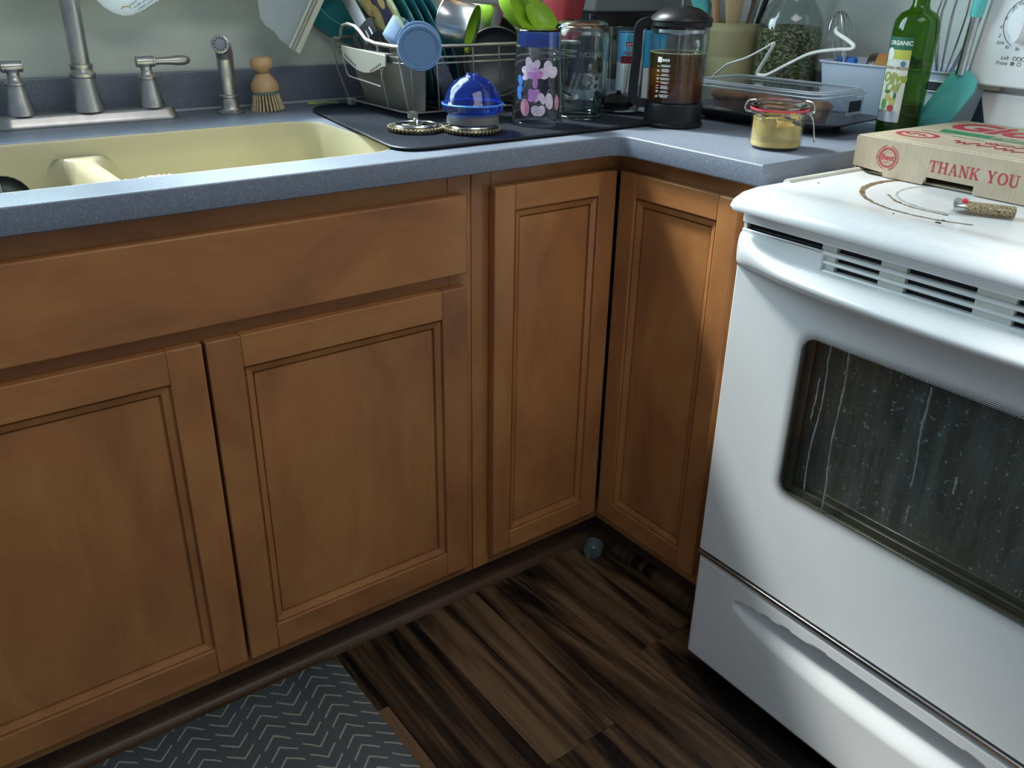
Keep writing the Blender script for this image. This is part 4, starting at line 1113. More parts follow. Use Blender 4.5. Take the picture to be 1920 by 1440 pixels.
# lime bowl, lime scoop, blue scoop
t = shape_on('lime_bowl', 'lime green plastic bowl tipped over the rack rail', 'bowl', (-0.012, 0.305, 1.128), (0.42, -0.80, 0.20), [(0.0005, -0.030), (0.030, -0.028), (0.052, -0.014), (0.066, 0.010), (0.0675, 0.014), (0.064, 0.014), (0.050, -0.011), (0.029, -0.025), (0.0005, -0.027)], M_lime, 44, 'bowl_wall', cap0=False, cap1=False)
def scoop(name, label, cat, c, n, mat, R=0.035, L=1.4, handle=0.10, spin=0.0):
    t = thing(name, label, cat, c, axis_obj(n))
    S = Matrix.Rotation(spin, 4, 'Z') @ Matrix.Diagonal((1, L, 1, 1))
    MB().lathe([(0.0005, -R*0.45), (R*0.5, -R*0.38), (R*0.85, -R*0.16), (R, 0.0), (R*0.95, 0.001), (R*0.80, -R*0.12), (R*0.46, -R*0.33), (0.0005, -R*0.40)], 36, S, cap0=False, cap1=False).build('scoop_bowl', mat, t, smooth=True, angle=60)
    MB().tube([S @ Vector((0, R*0.95, -0.001)), S @ Vector((0, R+handle*0.4/L, 0.006)), S @ Vector((0, R+handle/L, 0.010))], [0.006, 0.0055, 0.007], 10).build('handle', mat, t, smooth=True)
    return t
scoop('lime_scoop', 'lime green serving spoon lying right of the lime bowl', 'spoon', (0.0400, 0.292, 1.088), (-0.35, -0.82, 0.45), M_lime, 0.026, 1.6, 0.09, math.radians(35))
scoop('blue_scoop', 'blue plastic spoon standing behind the lime spoon', 'spoon', (0.0870, 0.375, 1.085), (-0.45, -0.86, 0.20), M_blue, 0.021, 1.7, 0.09, math.radians(14))
# red silicone cup
t = thing('red_silicone_cup', 'red squared silicone cup upside down behind the mason jar', 'cup', (0.165, 0.385, 1.0375), Euler((0, math.radians(7), math.radians(20))))
rs = [[(x, y, z) for x, y in rrect(-0.030-z*0.12, 0.030+z*0.12, -0.026-z*0.1, 0.026+z*0.1, 0.010, 4)] for z in (0.0, 0.004, 0.035, 0.037, 0.040, 0.075, 0.105, 0.112)]
MB().rings(rs).build('cup_wall', plain('red_silicone', (0.42, 0.045, 0.055), 0.32, var=0.08, vs=12), t, smooth=True, angle=40)

# utensils standing in the caddy
def blade_thing(name, label, base, top, w, mat, hmat=None, hw=0.006, slots=0, hl=0.5, n=None):
    """flat utensil from base (in the caddy) up to top"""
    base = Vector(base); top = Vector(top); d = (top-base); L = d.length; d.normalize()
    n = Vector(n) if n is not None else Vector((-0.75, -0.62, 0.2))
    s = d.cross(n).normalized()
    t = thing(name, label, 'utensil', base)
    M = Matrix((s, d, s.cross(d))).transposed().to_4x4()
    z0 = L*hl
    if slots:
        lp = [[(x, y) for x, y in rrect(-w/2, w/2, z0, L, w*0.18, 4)]]
        sw_ = w*0.62/(2*slots-1)
        for k in range(slots):
            xx = -w*0.31 + 2*k*sw_
            lp.append(list(reversed(rrect(xx, xx+sw_, z0+(L-z0)*0.28, L-(L-z0)*0.16, sw_*0.45, 3))))
        me = fill_curve(lp, 0.0011)
    else:
        me = fill_curve([[(x, y) for x, y in rrect(-w/2, w/2, z0, L, w*0.12, 4)]], 0.0009)
    me.transform(M)
    mesh_obj('blade', me, mat, t)
    MB().tube([(0, 0, 0), d*z0*0.5, d*(z0+0.012)], [hw, hw*1.05, hw*0.75], 10).build('handle', hmat or mat, t, smooth=True)
    return t
blade_thing('slotted_turner', 'black slotted turner standing in the cutlery caddy', (-0.252, 0.360, 0.935), (-0.272, 0.465, 1.070), 0.066, M_dark, M_dark, slots=4, hl=0.55, n=(-0.95, -0.25, 0.1))
blade_thing('steel_spatula', 'long steel blade with a blue handle leaning in the cutlery caddy', (-0.245, 0.350, 0.935), (-0.258, 0.585, 1.155), 0.026, M_steel, M_blue, hw=0.0075, hl=0.46, n=(-0.92, -0.3, 0.25))
blade_thing('black_spoon_turner', 'narrow black turner standing right of the slotted turner in the caddy', (-0.250, 0.325, 0.935), (-0.274, 0.410, 1.060), 0.030, M_black, M_black, slots=2, hl=0.5, n=(-0.95, -0.3, 0.1))
t = thing('steel_straw', 'thin steel straw sticking up out of the cutlery caddy', 'straw', (-0.245, 0.40, 0.93))
MB().tube([(0, 0, 0), (0.012, 0.022, 0.180)], 0.003, 8, caps=True).build('tube_wall', M_steel, t, smooth=True)
# ================================================================== THINGS ON THE MAT
def real_glass(name, col, ior):
    t = NT(name); g = t.n('ShaderNodeBsdfGlass'); g.inputs['IOR'].default_value = ior; g.inputs['Roughness'].default_value = 0.0
    n = t.noise(t.coords(), 25, 2)
    bp = t.n('ShaderNodeBump'); bp.inputs['Strength'].default_value = 0.25; bp.inputs['Distance'].default_value = 0.0015
    t.l(n, bp.inputs['Height']); t.l(bp.outputs[0], g.inputs['Normal'])
    g.inputs[0].default_value = (*col, 1)
    return t.done(g.outputs[0])
M_rglass = real_glass('thin_beaker_glass', (0.97, 0.985, 0.98), 1.47)
def gear(name, label, c, tilt):
    t = thing(name, label, 'strainer', c, tilt)
    MB().lathe([(0.036, 0.001), (0.045, 0.001), (0.0465, 0.004), (0.045, 0.0075), (0.036, 0.0075), (0.0355, 0.004)], 40, cap0=False, cap1=False).build('ring', M_brass, t, smooth=True)
    proto = None
    for k in range(40):
        a = 2*PI*k/40
        M = Matrix.Rotation(a, 4, 'Z')
        if proto is None:
            proto = MB().box((0.0455, -0.0016, 0.0005), (0.0492, 0.0016, 0.0075)).build('tooth', M_brass, t, bevel=0.0006, seg=1)
        else:
            o = proto.copy(); C.objects.link(o); o.parent = t; o.rotation_euler = (0, 0, a)
    MB().lathe([(0.0375, 0.0075), (0.0385, 0.0095), (0.0375, 0.0115), (0.034, 0.0115), (0.033, 0.0095), (0.034, 0.0075)], 36, cap0=False, cap1=False).build('top_ring', M_steel, t, smooth=True)
    for k in range(5):
        MB().box((0.004, -0.0028, 0.005), (0.0355, 0.0028, 0.0075), Matrix.Rotation(2*PI*k/5+0.3, 4, 'Z')).build('spoke', M_steel, t, bevel=0.0008, seg=1)
    MB().lathe([(0.0045, 0.003), (0.0045, 0.019), (0.0035, 0.020)], 14).build('hub', M_steel, t, smooth=True)
    return t
M_brass = plain('aged_brass', (0.36, 0.31, 0.20), 0.3, 0.9, var=0.2, vs=60)
gear('grinder_gear', 'toothed metal strainer disc with a centre post lying left of the blue dome', (-0.3334, 0.1621, MT+0.0008), Euler((math.radians(0), math.radians(0), 0.4)))
gear('base_gear', 'toothed metal disc lying under the blue dome', (-0.2585, 0.1010, MT+0.0008), Euler((0, 0, 0.1)))
bz_ = MT + 0.0125
dm_ = thing('blue_dome', 'clear cobalt blue faceted dome lid sitting on a toothed metal disc', 'dome lid', (-0.2540, 0.1050, bz_+0.0005))
MB().lathe([(0.036, 0.0), (0.045, 0.002), (0.0445, 0.012), (0.0405, 0.018), (0.038, 0.018), (0.034, 0.002)], 40, cap0=False, cap1=False).build('grey_collar', plain('warm_grey_rubber', (0.15, 0.145, 0.13), 0.5), dm_, smooth=True)
M_cobalt = glassy('cobalt_glass', (0.10, 0.26, 0.80), 1.6, haze=0.22, haze_col=(0.02, 0.10, 0.55))
prof = [(0.0475, 0.020), (0.0525, 0.024), (0.0530, 0.033), (0.0505, 0.035), (0.0480, 0.040), (0.0440, 0.052), (0.0370, 0.063), (0.0270, 0.072), (0.0150, 0.077), (0.0120, 0.079), (0.0105, 0.082), (0.0005, 0.083)]
MB().lathe(prof, 40, cap0=False, cap1=False).build('dome_shell', M_cobalt, dm_, smooth=True, angle=20)
MB().tube([(0.0520*math.cos(2*PI*k/40), 0.0520*math.sin(2*PI*k/40), 0.0335) for k in range(40)], 0.0018, 6, closed=True).build('rim_bead', plain('cobalt_bead', (0.10, 0.28, 0.75), 0.15), dm_, smooth=True)
rg = random.Random(2)
for k in range(46):
    a = rg.uniform(0, 2*PI); j = rg.uniform(0.0, 1.0)
    i0 = 4 + int(j*6); r0, z0 = prof[i0]; r1, z1 = prof[i0+1]; u = rg.random()
    r_, z_ = r0+(r1-r0)*u, z0+(z1-z0)*u
    s = rg.uniform(0.0008, 0.0018)
    MB().lathe([(s*0.3, -s), (s, -s*0.4), (s, s*0.4), (s*0.3, s)], 7, Matrix.Translation((r_*math.cos(a), r_*math.sin(a), z_))).build('droplet', M_clear if k else M_clear, dm_, smooth=True)

# tumbler upside down, printed with pink flowers
def wall_prof(pts, th):
    """outer profile then back along the inside"""
    return pts + [(max(0.0005, r-th), z) for r, z in reversed(pts)]
M_tumb = real_glass('clear_tumbler', (0.97, 0.98, 1.0), 1.42)
tb = thing('flower_tumbler', 'clear plastic tumbler upside down, printed with pink flowers and a blue base', 'tumbler', (-0.1057, 0.1159, MT+0.0004))
MB().lathe([(0.0475, 0.0), (0.0470, 0.006), (0.0465, 0.0065), (0.0465, 0.012), (0.0455, 0.0125), (0.0455, 0.018), (0.0395, 0.128), (0.0393, 0.158), (0.0375, 0.160), (0.0005, 0.160), (0.0005, 0.1575), (0.0370, 0.157), (0.0375, 0.130), (0.0430, 0.018), (0.0450, 0.0)], 44, cap0=False, cap1=False).build('cup_wall', M_tumb, tb, smooth=True, angle=40)
MB().lathe([(0.0365, 0.132), (0.0360, 0.1565), (0.0005, 0.1565), (0.0005, 0.1525), (0.0330, 0.1525), (0.0340, 0.132)], 40, cap0=False, cap1=False).build('blue_base', glassy('blue_tumbler_base', (0.20, 0.36, 0.78), 1.45, haze=0.3, haze_col=(0.12, 0.25, 0.65)), tb, smooth=True, angle=40)
def on_cyl(mb, pts2, a0, z0, rfun, dr=0.0004):
    """flat 2D polygon (metres) wrapped on a round wall at angle a0"""
    vs = []
    for x, y in pts2:
        r = rfun(z0+y)+dr; a = a0 + x/r
        vs.append((r*math.cos(a), r*math.sin(a), z0+y))
    cx = sum(p[0] for p in pts2)/len(pts2); cy = sum(p[1] for p in pts2)/len(pts2)
    r = rfun(z0+cy)+dr; a = a0+cx/r
    vs.append((r*math.cos(a), r*math.sin(a), z0+cy)); n = len(pts2)
    mb.add(vs, [(k, (k+1) % n, n) for k in range(n)])
tr_ = lambda z: 0.0457 - (z-0.018)*0.0545
def petal(L, W, rot, ox=0, oy=0, notch=0.0):
    out = []
    for k in range(14):
        t = 2*PI*k/14; x = W*math.sin(t); y = L*0.5*(1-math.cos(t)) - (notch*L*max(0, math.cos(t-PI))**6)
        out.append((ox + x*math.cos(rot)-y*math.sin(rot), oy + x*math.sin(rot)+y*math.cos(rot)))
    return out
cm = math.atan2(-1.1648-0.1159, -1.1156+0.1057)       # side of the tumbler that faces the room
pinks = {'pale_pink_print': (0.80, 0.66, 0.82), 'orchid_print': (0.62, 0.26, 0.66), 'rose_print': (0.66, 0.30, 0.42), 'blue_petal_print': (0.05, 0.20, 0.62)}
PM_ = {k: plain(k, v, 0.4, var=0.15, vs=120) for k, v in pinks.items()}
def flower(mat, a, z, petals, nm):
    mb = MB()
    for p in petals: on_cyl(mb, petal(*p), cm + a/0.042, z, tr_)
    mb.build(nm, PM_[mat], tb)
flower('pale_pink_print', -0.012, 0.092, [(0.026, 0.007, 0.3), (0.024, 0.007, -0.6), (0.020, 0.007, 1.3), (0.020, 0.006, 2.2)], 'flower_print')
flower('orchid_print', -0.004, 0.083, [(0.018, 0.007, 0.1), (0.016, 0.006, -0.9), (0.016, 0.006, 1.1), (0.018, 0.005, 3.1)], 'flower_print')
flower('orchid_print', -0.006, 0.053, [(0.014, 0.006, 0.7), (0.014, 0.006, -0.7), (0.013, 0.006, 2.3), (0.012, 0.005, 3.6)], 'flower_print')
flower('pale_pink_print', 0.006, 0.058, [(0.020, 0.005, 3.4), (0.016, 0.004, 2.6)], 'petal_print')
flower('rose_print', -0.019, 0.018, [(0.030, 0.009, 0.15)], 'petal_print')
flower('pale_pink_print', 0.002, 0.020, [(0.019, 0.008, -0.5), (0.019, 0.008, 0.5)], 'petal_print')
flower('pale_pink_print', 0.020, 0.086, [(0.026, 0.009, 0.1), (0.022, 0.009, -1.0), (0.022, 0.009, 1.2)], 'flower_print')
flower('pale_pink_print', 0.022, 0.030, [(0.028, 0.008, 0.1)], 'petal_print')
flower('blue_petal_print', -0.030, 0.070, [(0.018, 0.006, 0.4), (0.016, 0.006, 2.6)], 'petal_print')
flower('blue_petal_print', -0.031, 0.045, [(0.016, 0.005, 0.4)], 'petal_print')
flower('rose_print', 0.037, 0.028, [(0.026, 0.006, 0.0)], 'petal_print')

# mason jar upside down
mj = thing('mason_jar', 'empty clear glass mason jar standing upside down right of the flower tumbler', 'jar', (0.0176, 0.1432, MT+0.0004))
op = [(0.0400, 0.0), (0.0430, 0.001), (0.0430, 0.004), (0.0418, 0.005), (0.0432, 0.008), (0.0418, 0.011), (0.0432, 0.014), (0.0420, 0.018), (0.0445, 0.023), (0.0490, 0.031), (0.0510, 0.042), (0.0510, 0.150), (0.0500, 0.160), (0.0455, 0.168), (0.0390, 0.1715), (0.0320, 0.1695), (0.0005, 0.1680)]
ip = [(0.0005, 0.1640), (0.0400, 0.163), (0.0465, 0.155), (0.0478, 0.145), (0.0478, 0.044), (0.0455, 0.034), (0.0405, 0.025), (0.0380, 0.016), (0.0380, 0.0)]
MB().lathe(op+ip, 48, cap0=False, cap1=False).build('glass_wall', real_glass('jar_glass', (0.95, 0.98, 0.97), 1.5), mj, smooth=True, angle=50)
cj = math.atan2(-1.1648-0.1432, -1.1156-0.0176)
def curved_text(txt, size, a0, z0, R, flip=False, shear=0.0, bold=0.0, mat=None, name='lettering', parent=None, thick=0.0):
    me = text_mesh(txt, size, Matrix.Identity(4), shear, bold)
    mb = MB(); vs = []
    for v in me.vertices:
        x, y = v.co.x, v.co.y
        if flip: x, y = -x, -y
        r = R(z0+y) if callable(R) else R
        a = a0 + x/r
        vs.append((r*math.cos(a), r*math.sin(a), z0+y))
    mb.add(vs, [list(p.vertices) for p in me.polygons]); bpy.data.meshes.remove(me)
    return mb.build(name, mat, parent, solid=thick)
M_emb = glassy('embossed_glass', (0.88, 0.92, 0.92), 1.6, 0.02, haze=0.10, haze_col=(0.8, 0.86, 0.86))
curved_text('Ball', 0.046, cj+0.35, 0.070, 0.0514, True, 0.3, 0.0005, M_emb, 'embossed_script', mj, 0.0006)
curved_text('MASON', 0.0135, cj+0.40, 0.116, 0.0514, True, 0, 0.0003, M_emb, 'embossed_lettering', mj, 0.0006)
MB().tube([(0.0468*math.cos(2*PI*k/48), 0.0468*math.sin(2*PI*k/48), 0.1665) for k in range(48)], 0.0008, 5, closed=True).build('base_ridge', M_emb, mj, smooth=True)

# glass beaker with red label
cb_ = thing('glass_beaker', 'clear glass beaker with a red label between the mason jar and the french press', 'beaker', (0.1407, 0.1644, MT+0.0004))
MB().lathe([(0.0005, 0.0), (0.036, 0.0), (0.0430, 0.004), (0.0450, 0.012), (0.0450, 0.152), (0.0465, 0.156), (0.0450, 0.156), (0.0432, 0.150), (0.0432, 0.013), (0.036, 0.003), (0.0005, 0.003)], 44, cap0=False, cap1=False).build('glass_wall', M_rglass, cb_, smooth=True, angle=50)
cbn = math.atan2(-1.1648-0.1644, -1.1156-0.1407)
M_redl = plain('dark_red_label', (0.36, 0.02, 0.035), 0.4)
for aw, z0, h, ao in ((0.026, 0.1285, 0.0075, 0.45), (0.036, 0.1005, 0.0135, 0.38)):
    mb = MB(); poly = [(-aw/2 + aw*k/6, -h/2) for k in range(7)] + [(aw/2 - aw*k/6, h/2) for k in range(7)]
    on_cyl(mb, poly, cbn+ao, z0, lambda z: 0.0450); mb.build('red_label', M_redl, cb_)
curved_text('bodum', 0.0095, cbn+0.38, 0.1130, 0.0456, False, 0, 0.0002, M_redl, 'lettering', cb_)
mb = MB()
for k in range(5): on_cyl(mb, [(-0.0014, -0.0016), (0.0014, -0.0016), (0.0014, 0.0016), (-0.0014, 0.0016)], cbn+0.45+(k-2)*0.10, 0.1285, lambda z: 0.0450, 0.0008)
mb.build('lettering', plain('pale_print', (0.7, 0.68, 0.66), 0.5), cb_)
MB().tube([(0.018, -0.010, 0.125), (0.006, -0.014, 0.05), (0.002, -0.012, 0.030)], 0.0012, 6).build('rod', plain('brass_rod', (0.6, 0.5, 0.3), 0.3, 0.8), cb_, smooth=True)
MB().lathe([(0.030, 0.008), (0.034, 0.010), (0.034, 0.018), (0.022, 0.026), (0.006, 0.028), (0.004, 0.036)], 30).build('plunger_disc', M_black, cb_, smooth=True)

# ================================================================== FRENCH PRESS
FP = (0.1285, 0.0020, 0.914)
fp = thing('french_press', 'black framed french press half full of amber tea at the counter corner', 'french press', FP)
MB().lathe([(0.0545, 0.0006), (0.0565, 0.002), (0.0565, 0.006), (0.0535, 0.008), (0.0525, 0.040), (0.0515, 0.042), (0.0480, 0.042)], 48).build('base', M_black, fp, smooth=True, angle=40)
MB().lathe([(0.0490, 0.0425), (0.0512, 0.0435), (0.0530, 0.178), (0.0545, 0.182), (0.0530, 0.182), (0.0512, 0.176), (0.0495, 0.046), (0.0490, 0.0445)], 48, cap0=False, cap1=False).build('beaker', glassy('beaker_glass', (0.94, 0.96, 0.96), 1.47), fp, smooth=True, angle=50)
def tea_mat():
    t = NT('amber_tea')
    tr = t.n('ShaderNodeBsdfTransparent')
    tc = t.n('ShaderNodeTexCoord'); sp = t.n('ShaderNodeSeparateXYZ'); t.l(tc.outputs['Object'], sp.inputs[0])
    z = t.math('MULTIPLY_ADD', t.noise(t.coords(), 30, 3), 0.02, sp.outputs[2])
    c = t.ramp(t.math('DIVIDE', z, 0.16), [(0.30, (0.42, 0.18, 0.08)), (0.45, (0.66, 0.30, 0.10)), (0.62, (0.80, 0.48, 0.15)), (0.95, (0.78, 0.66, 0.30))])
    t.l(c, tr.inputs[0])
    df = t.n('ShaderNodeBsdfDiffuse'); t.l(t.ramp(t.math('DIVIDE', z, 0.16), [(0.3, (0.14, 0.05, 0.025)), (0.6, (0.36, 0.14, 0.035)), (0.95, (0.14, 0.11, 0.04))]), df.inputs[0])
    m = t.n('ShaderNodeMixShader'); m.inputs[0].default_value = 0.22
    t.l(tr.outputs[0], m.inputs[1]); t.l(df.outputs[0], m.inputs[2])
    gl = t.n('ShaderNodeBsdfGlossy'); gl.inputs['Roughness'].default_value = 0.02
    fr = t.n('ShaderNodeFresnel'); t.l(wall_ior(t, 1.2), fr.inputs[0])
    m2 = t.n('ShaderNodeMixShader'); t.l(fr.outputs[0], m2.inputs[0]); t.l(m.outputs[0], m2.inputs[1]); t.l(gl.outputs[0], m2.inputs[2])
    return t.done(m2.outputs[0])
MB().lathe([(0.0005, 0.0455), (0.0485, 0.0455), (0.0500, 0.128), (0.0005, 0.128)], 44, cap0=False, cap1=False).build('tea', tea_mat(), fp, smooth=True, angle=40)
MB().tube([(0.0493*math.cos(2*PI*k/44), 0.0493*math.sin(2*PI*k/44), 0.1285) for k in range(44)], 0.0010, 5, closed=True).build('froth_line', plain('pale_froth', (0.62, 0.62, 0.40), 0.6), fp, smooth=True)
gr_ = MB(); rg = random.Random(7)
for k in range(170):
    a = rg.uniform(0, 2*PI); r = 0.047*math.sqrt(rg.random()); s = rg.uniform(0.002, 0.005)
    gr_.box((-s, -s*0.6, -s*0.4), (s, s*0.6, s*0.4), Matrix.Translation((r*math.cos(a), r*math.sin(a), 0.050+rg.random()*0.020)) @ Euler((rg.random()*6, rg.random()*6, rg.random()*6)).to_matrix().to_4x4())
o = gr_.build('tea_leaves', plain('wet_tea_leaf', (0.16, 0.055, 0.025), 0.7, var=0.4, vs=200), fp); o['kind'] = 'stuff'
MB().tube([(0, 0, 0.075), (0, 0, 0.225)], 0.0019, 10).build('plunger_rod', M_steel, fp, smooth=True)
MB().lathe([(0.046, 0.160), (0.0475, 0.162), (0.0475, 0.168), (0.044, 0.170)], 40).build('plunger_plate', M_steel, fp, smooth=True)
MB().lathe([(0.0555, 0.180), (0.0570, 0.182), (0.0560, 0.186), (0.0450, 0.195), (0.0300, 0.2025), (0.0120, 0.206), (0.0005, 0.2065)], 44, cap1=False).build('lid', M_black, fp, smooth=True, angle=50)
MB().lathe([(0.0005, 0.222), (0.010, 0.223), (0.0135, 0.231), (0.010, 0.240), (0.0005, 0.242)], 24, cap0=False, cap1=False).build('knob', M_black, fp, smooth=True)
MB().lathe([(0.0535, 0.172), (0.0555, 0.173), (0.0555, 0.180), (0.0535, 0.181)], 44, cap0=False, cap1=False).build('top_band', M_black, fp, smooth=True)
hd = Vector((-0.80, 0.60, 0)).normalized()          # handle points left in the photograph
sd_ = Vector((-hd.y, hd.x, 0))
hp = [hd*0.050 + Vector((0, 0, 0.1785)), hd*0.062 + Vector((0, 0, 0.1785)), hd*0.071 + Vector((0, 0, 0.174)), hd*0.075 + Vector((0, 0, 0.164)), hd*0.0755 + Vector((0, 0, 0.12)), hd*0.0775 + Vector((0, 0, 0.07)), hd*0.0765 + Vector((0, 0, 0.050)), hd*0.070 + Vector((0, 0, 0.0415)), hd*0.048 + Vector((0, 0, 0.0385))]
rs = []
pts = spline(hp, 5)
for i, p in enumerate(pts):
    t_ = (pts[min(i+1, len(pts)-1)] - pts[max(i-1, 0)]).normalized(); n_ = sd_.cross(t_).normalized()
    rs.append([p + sd_*0.0085 + n_*0.0075, p - sd_*0.0085 + n_*0.0075, p - sd_*0.0085 - n_*0.0075, p + sd_*0.0085 - n_*0.0075])
MB().rings(rs).build('handle', M_black, fp, bevel=0.002)
# printed care lines on the glass
cf = math.atan2(-1.1648-FP[1], -1.1156-FP[0])
M_wp = plain('white_print', (0.80, 0.80, 0.76), 0.5)
rf = lambda z: 0.0512 + (z-0.0435)*0.0134 + 0.0006
mb = MB(); rg = random.Random(11)
z = 0.1185
on_cyl(mb, [(-0.0045, -0.0045), (0.0045, -0.0045), (0.0045, 0.0045), (-0.0045, 0.0045)], cf-0.62, z-0.0005, rf)
for x in (-0.475, -0.385, -0.295):
    on_cyl(mb, [(-0.002, -0.0022), (0.002, -0.0022), (0.002, 0.0022), (-0.002, 0.0022)], cf+x, z-0.001, rf)
z = 0.109
while z > 0.055:
    for grp in range(rg.choice((2, 2, 3))):
        w_ = rg.uniform(0.006, 0.0095)
        on_cyl(mb, [(-w_, -0.00055), (0, -0.00055), (w_, -0.00055), (w_, 0.00055), (0, 0.00055), (-w_, 0.00055)], cf-0.385, z, rf)
        if rg.random() < 0.7: on_cyl(mb, [(-0.0028, -0.00055), (0.0028, -0.00055), (0.0028, 0.00055), (-0.0028, 0.00055)], cf-0.66, z, rf)
        z -= 0.0021
    z -= 0.0024
mb.build('printed_instructions', M_wp, fp)

# ================================================================== CLIP JAR
cjl = (0.0985, -0.2590, 0.914)
kj = thing('clip_top_jar', 'small clip-top glass jar of yellow puree with a red rubber seal', 'jar', cjl)
MB().lathe([(0.0005, 0.0006), (0.034, 0.0006), (0.0390, 0.004), (0.0425, 0.012), (0.0428, 0.046), (0.0415, 0.050), (0.0430, 0.052), (0.0430, 0.0545), (0.0415, 0.056), (0.0425, 0.0605), (0.0400, 0.0605), (0.0385, 0.050), (0.0398, 0.044), (0.0395, 0.014), (0.036, 0.006), (0.0005, 0.005)], 48, cap0=False, cap1=False).build('jar_wall', M_clear, kj, smooth=True, angle=50)
def puree():
    t = NT('yellow_puree'); n = t.noise(t.coords(), 22, 4, 0.6, 0.6)
    col = t.ramp(n, [(0.3, (0.48, 0.30, 0.08)), (0.6, (0.66, 0.48, 0.17)), (0.75, (0.72, 0.58, 0.28))])
    return t.done(t.bsdf(col, 0.45, 0, 0.4, bump=n, bump_d=0.002))
rg = random.Random(6)
def pr(u, v):
    a = u*2*PI; dirn = a - (math.atan2(-1.1648+0.2406, -1.1156-0.1169))
    top = 0.041 + 0.007*math.cos(dirn+1.5) + 0.004*math.sin(3*a)
    if v < 0.3: r, z = 0.0388*v/0.3, 0.0055
    elif v < 0.75: r, z = 0.0392, 0.0055 + (top-0.0055)*(v-0.3)/0.45
    else: r, z = 0.0392*(1-(v-0.75)/0.25), top - 0.012*((v-0.75)/0.25)
    return (max(r, 0.0004)*math.cos(a), max(r, 0.0004)*math.sin(a), z)
M_pur = puree()
MB().grid(pr, 40, 20).build('puree', M_pur, kj, smooth=True, angle=50)
mb = MB()
for k in range(26):
    a = 2*PI*k/26; w_ = rg.uniform(0.002, 0.006); h = rg.uniform(0.001, 0.004)
    on_cyl(mb, [(-w_, -h), (0, -h*1.4), (w_, -h), (w_, h), (0, h*1.2), (-w_, h)], a, 0.0475+rg.uniform(-0.002, 0.003), lambda z: 0.0384, -0.0006)
mb.build('puree_smear', M_pur, kj)
MB().lathe([(0.0430, 0.0605), (0.0460, 0.0610), (0.0462, 0.0635), (0.0430, 0.0640)], 44, cap0=False, cap1=False).build('rubber_seal', plain('red_rubber', (0.62, 0.05, 0.07), 0.4), kj, smooth=True)
MB().lathe([(0.0450, 0.0640), (0.0465, 0.0650), (0.0465, 0.0680), (0.0420, 0.0705), (0.0395, 0.0730), (0.0375, 0.0745), (0.0340, 0.0740), (0.0005, 0.0730), (0.0005, 0.0700), (0.0340, 0.0700), (0.0430, 0.0645)], 48, cap0=False, cap1=False).build('glass_lid', M_rglass, kj, smooth=True, angle=50)
vd = Vector((math.cos(cf), math.sin(cf), 0)); rt = Vector((-vd.y, vd.x, 0))   # rt: right in the photograph
MB().tube([(0.0436*math.cos(2*PI*k/40), 0.0436*math.sin(2*PI*k/40), 0.0565) for k in range(40)], 0.0008, 6, closed=True).build('neck_wire', M_steel, kj, smooth=True)
for sgn, nm in ((-1, 'hinge_wire'), (1, 'clasp_wire')):
    for off in (-0.008, 0.008):
        p = [rt*sgn*0.0430 + vd*off + Vector((0, 0, 0.0565)), rt*sgn*0.0525 + vd*off + Vector((0, 0, 0.0580)), rt*sgn*0.0545 + vd*off*0.8 + Vector((0, 0, 0.0640)), rt*sgn*0.0500 + vd*off*0.7 + Vector((0, 0, 0.0730)), rt*sgn*0.0390 + vd*off*0.6 + Vector((0, 0, 0.0755))]
        MB().tube(spline(p, 4), 0.0010, 6).build(nm, M_steel, kj, smooth=True)
MB().tube(spline([rt*0.0470 + vd*0.007 + Vector((0, 0, 0.0560)), rt*0.0540 + vd*0.005 + Vector((0, 0, 0.046)), rt*0.0580 + vd*0.003 + Vector((0, 0, 0.028)), rt*0.0610 + Vector((0, 0, 0.012)), rt*0.0590 - vd*0.003 + Vector((0, 0, 0.028)), rt*0.0545 - vd*0.005 + Vector((0, 0, 0.046)), rt*0.0470 - vd*0.007 + Vector((0, 0, 0.0560))], 5), 0.0011, 6).build('lever_wire', M_steel, kj, smooth=True)
MB().tube([rt*0.0475 + vd*0.010 + Vector((0, 0, 0.0570)), rt*0.0475 - vd*0.010 + Vector((0, 0, 0.0570))], 0.0014, 6).build('clasp_pin', M_steel, kj, smooth=True)
# ================================================================== RIGHT HAND COUNTER
# cake keeper: black tray with a clear cover, muffins inside
KL = (0.319, -0.078, 0.914); KR = math.radians(4)
kp = thing('cake_keeper', 'clear plastic food keeper on a black tray holding muffins', 'container', KL, KR)
def rr3(x0, x1, y0, y1, r, z, n=6): return [(x, y, z) for x, y in rrect(x0, x1, y0, y1, r, n)]
MB().rings([rr3(-0.060, 0.060, -0.125, 0.125, 0.03, 0.0045), rr3(-0.064, 0.064, -0.130, 0.130, 0.03, 0.005), rr3(-0.089, 0.089, -0.178, 0.162, 0.035, 0.0215), rr3(-0.093, 0.093, -0.184, 0.168, 0.036, 0.0225), rr3(-0.093, 0.093, -0.184, 0.168, 0.036, 0.0250), rr3(-0.088, 0.088, -0.178, 0.162, 0.034, 0.0240), rr3(-0.080, 0.080, -0.150, 0.150, 0.03, 0.0170)]).build('tray', plain('charcoal_tray', (0.045, 0.047, 0.055), 0.35), kp, smooth=True, angle=50)
for sx in (-0.05, 0.05):
    for sy in (-0.11, 0.11):
        MB().lathe([(0.008, 0.0003), (0.008, 0.0052)], 12, Matrix.Translation((sx, sy, 0))).build('foot', M_black, kp)
M_kp = real_glass('clear_keeper_plastic', (0.96, 0.98, 1.0), 1.38) if False else glassy('clear_keeper_plastic', (0.93, 0.95, 0.975), 1.55, 0.03, haze=0.05, haze_col=(0.75, 0.82, 0.9))
cov = []
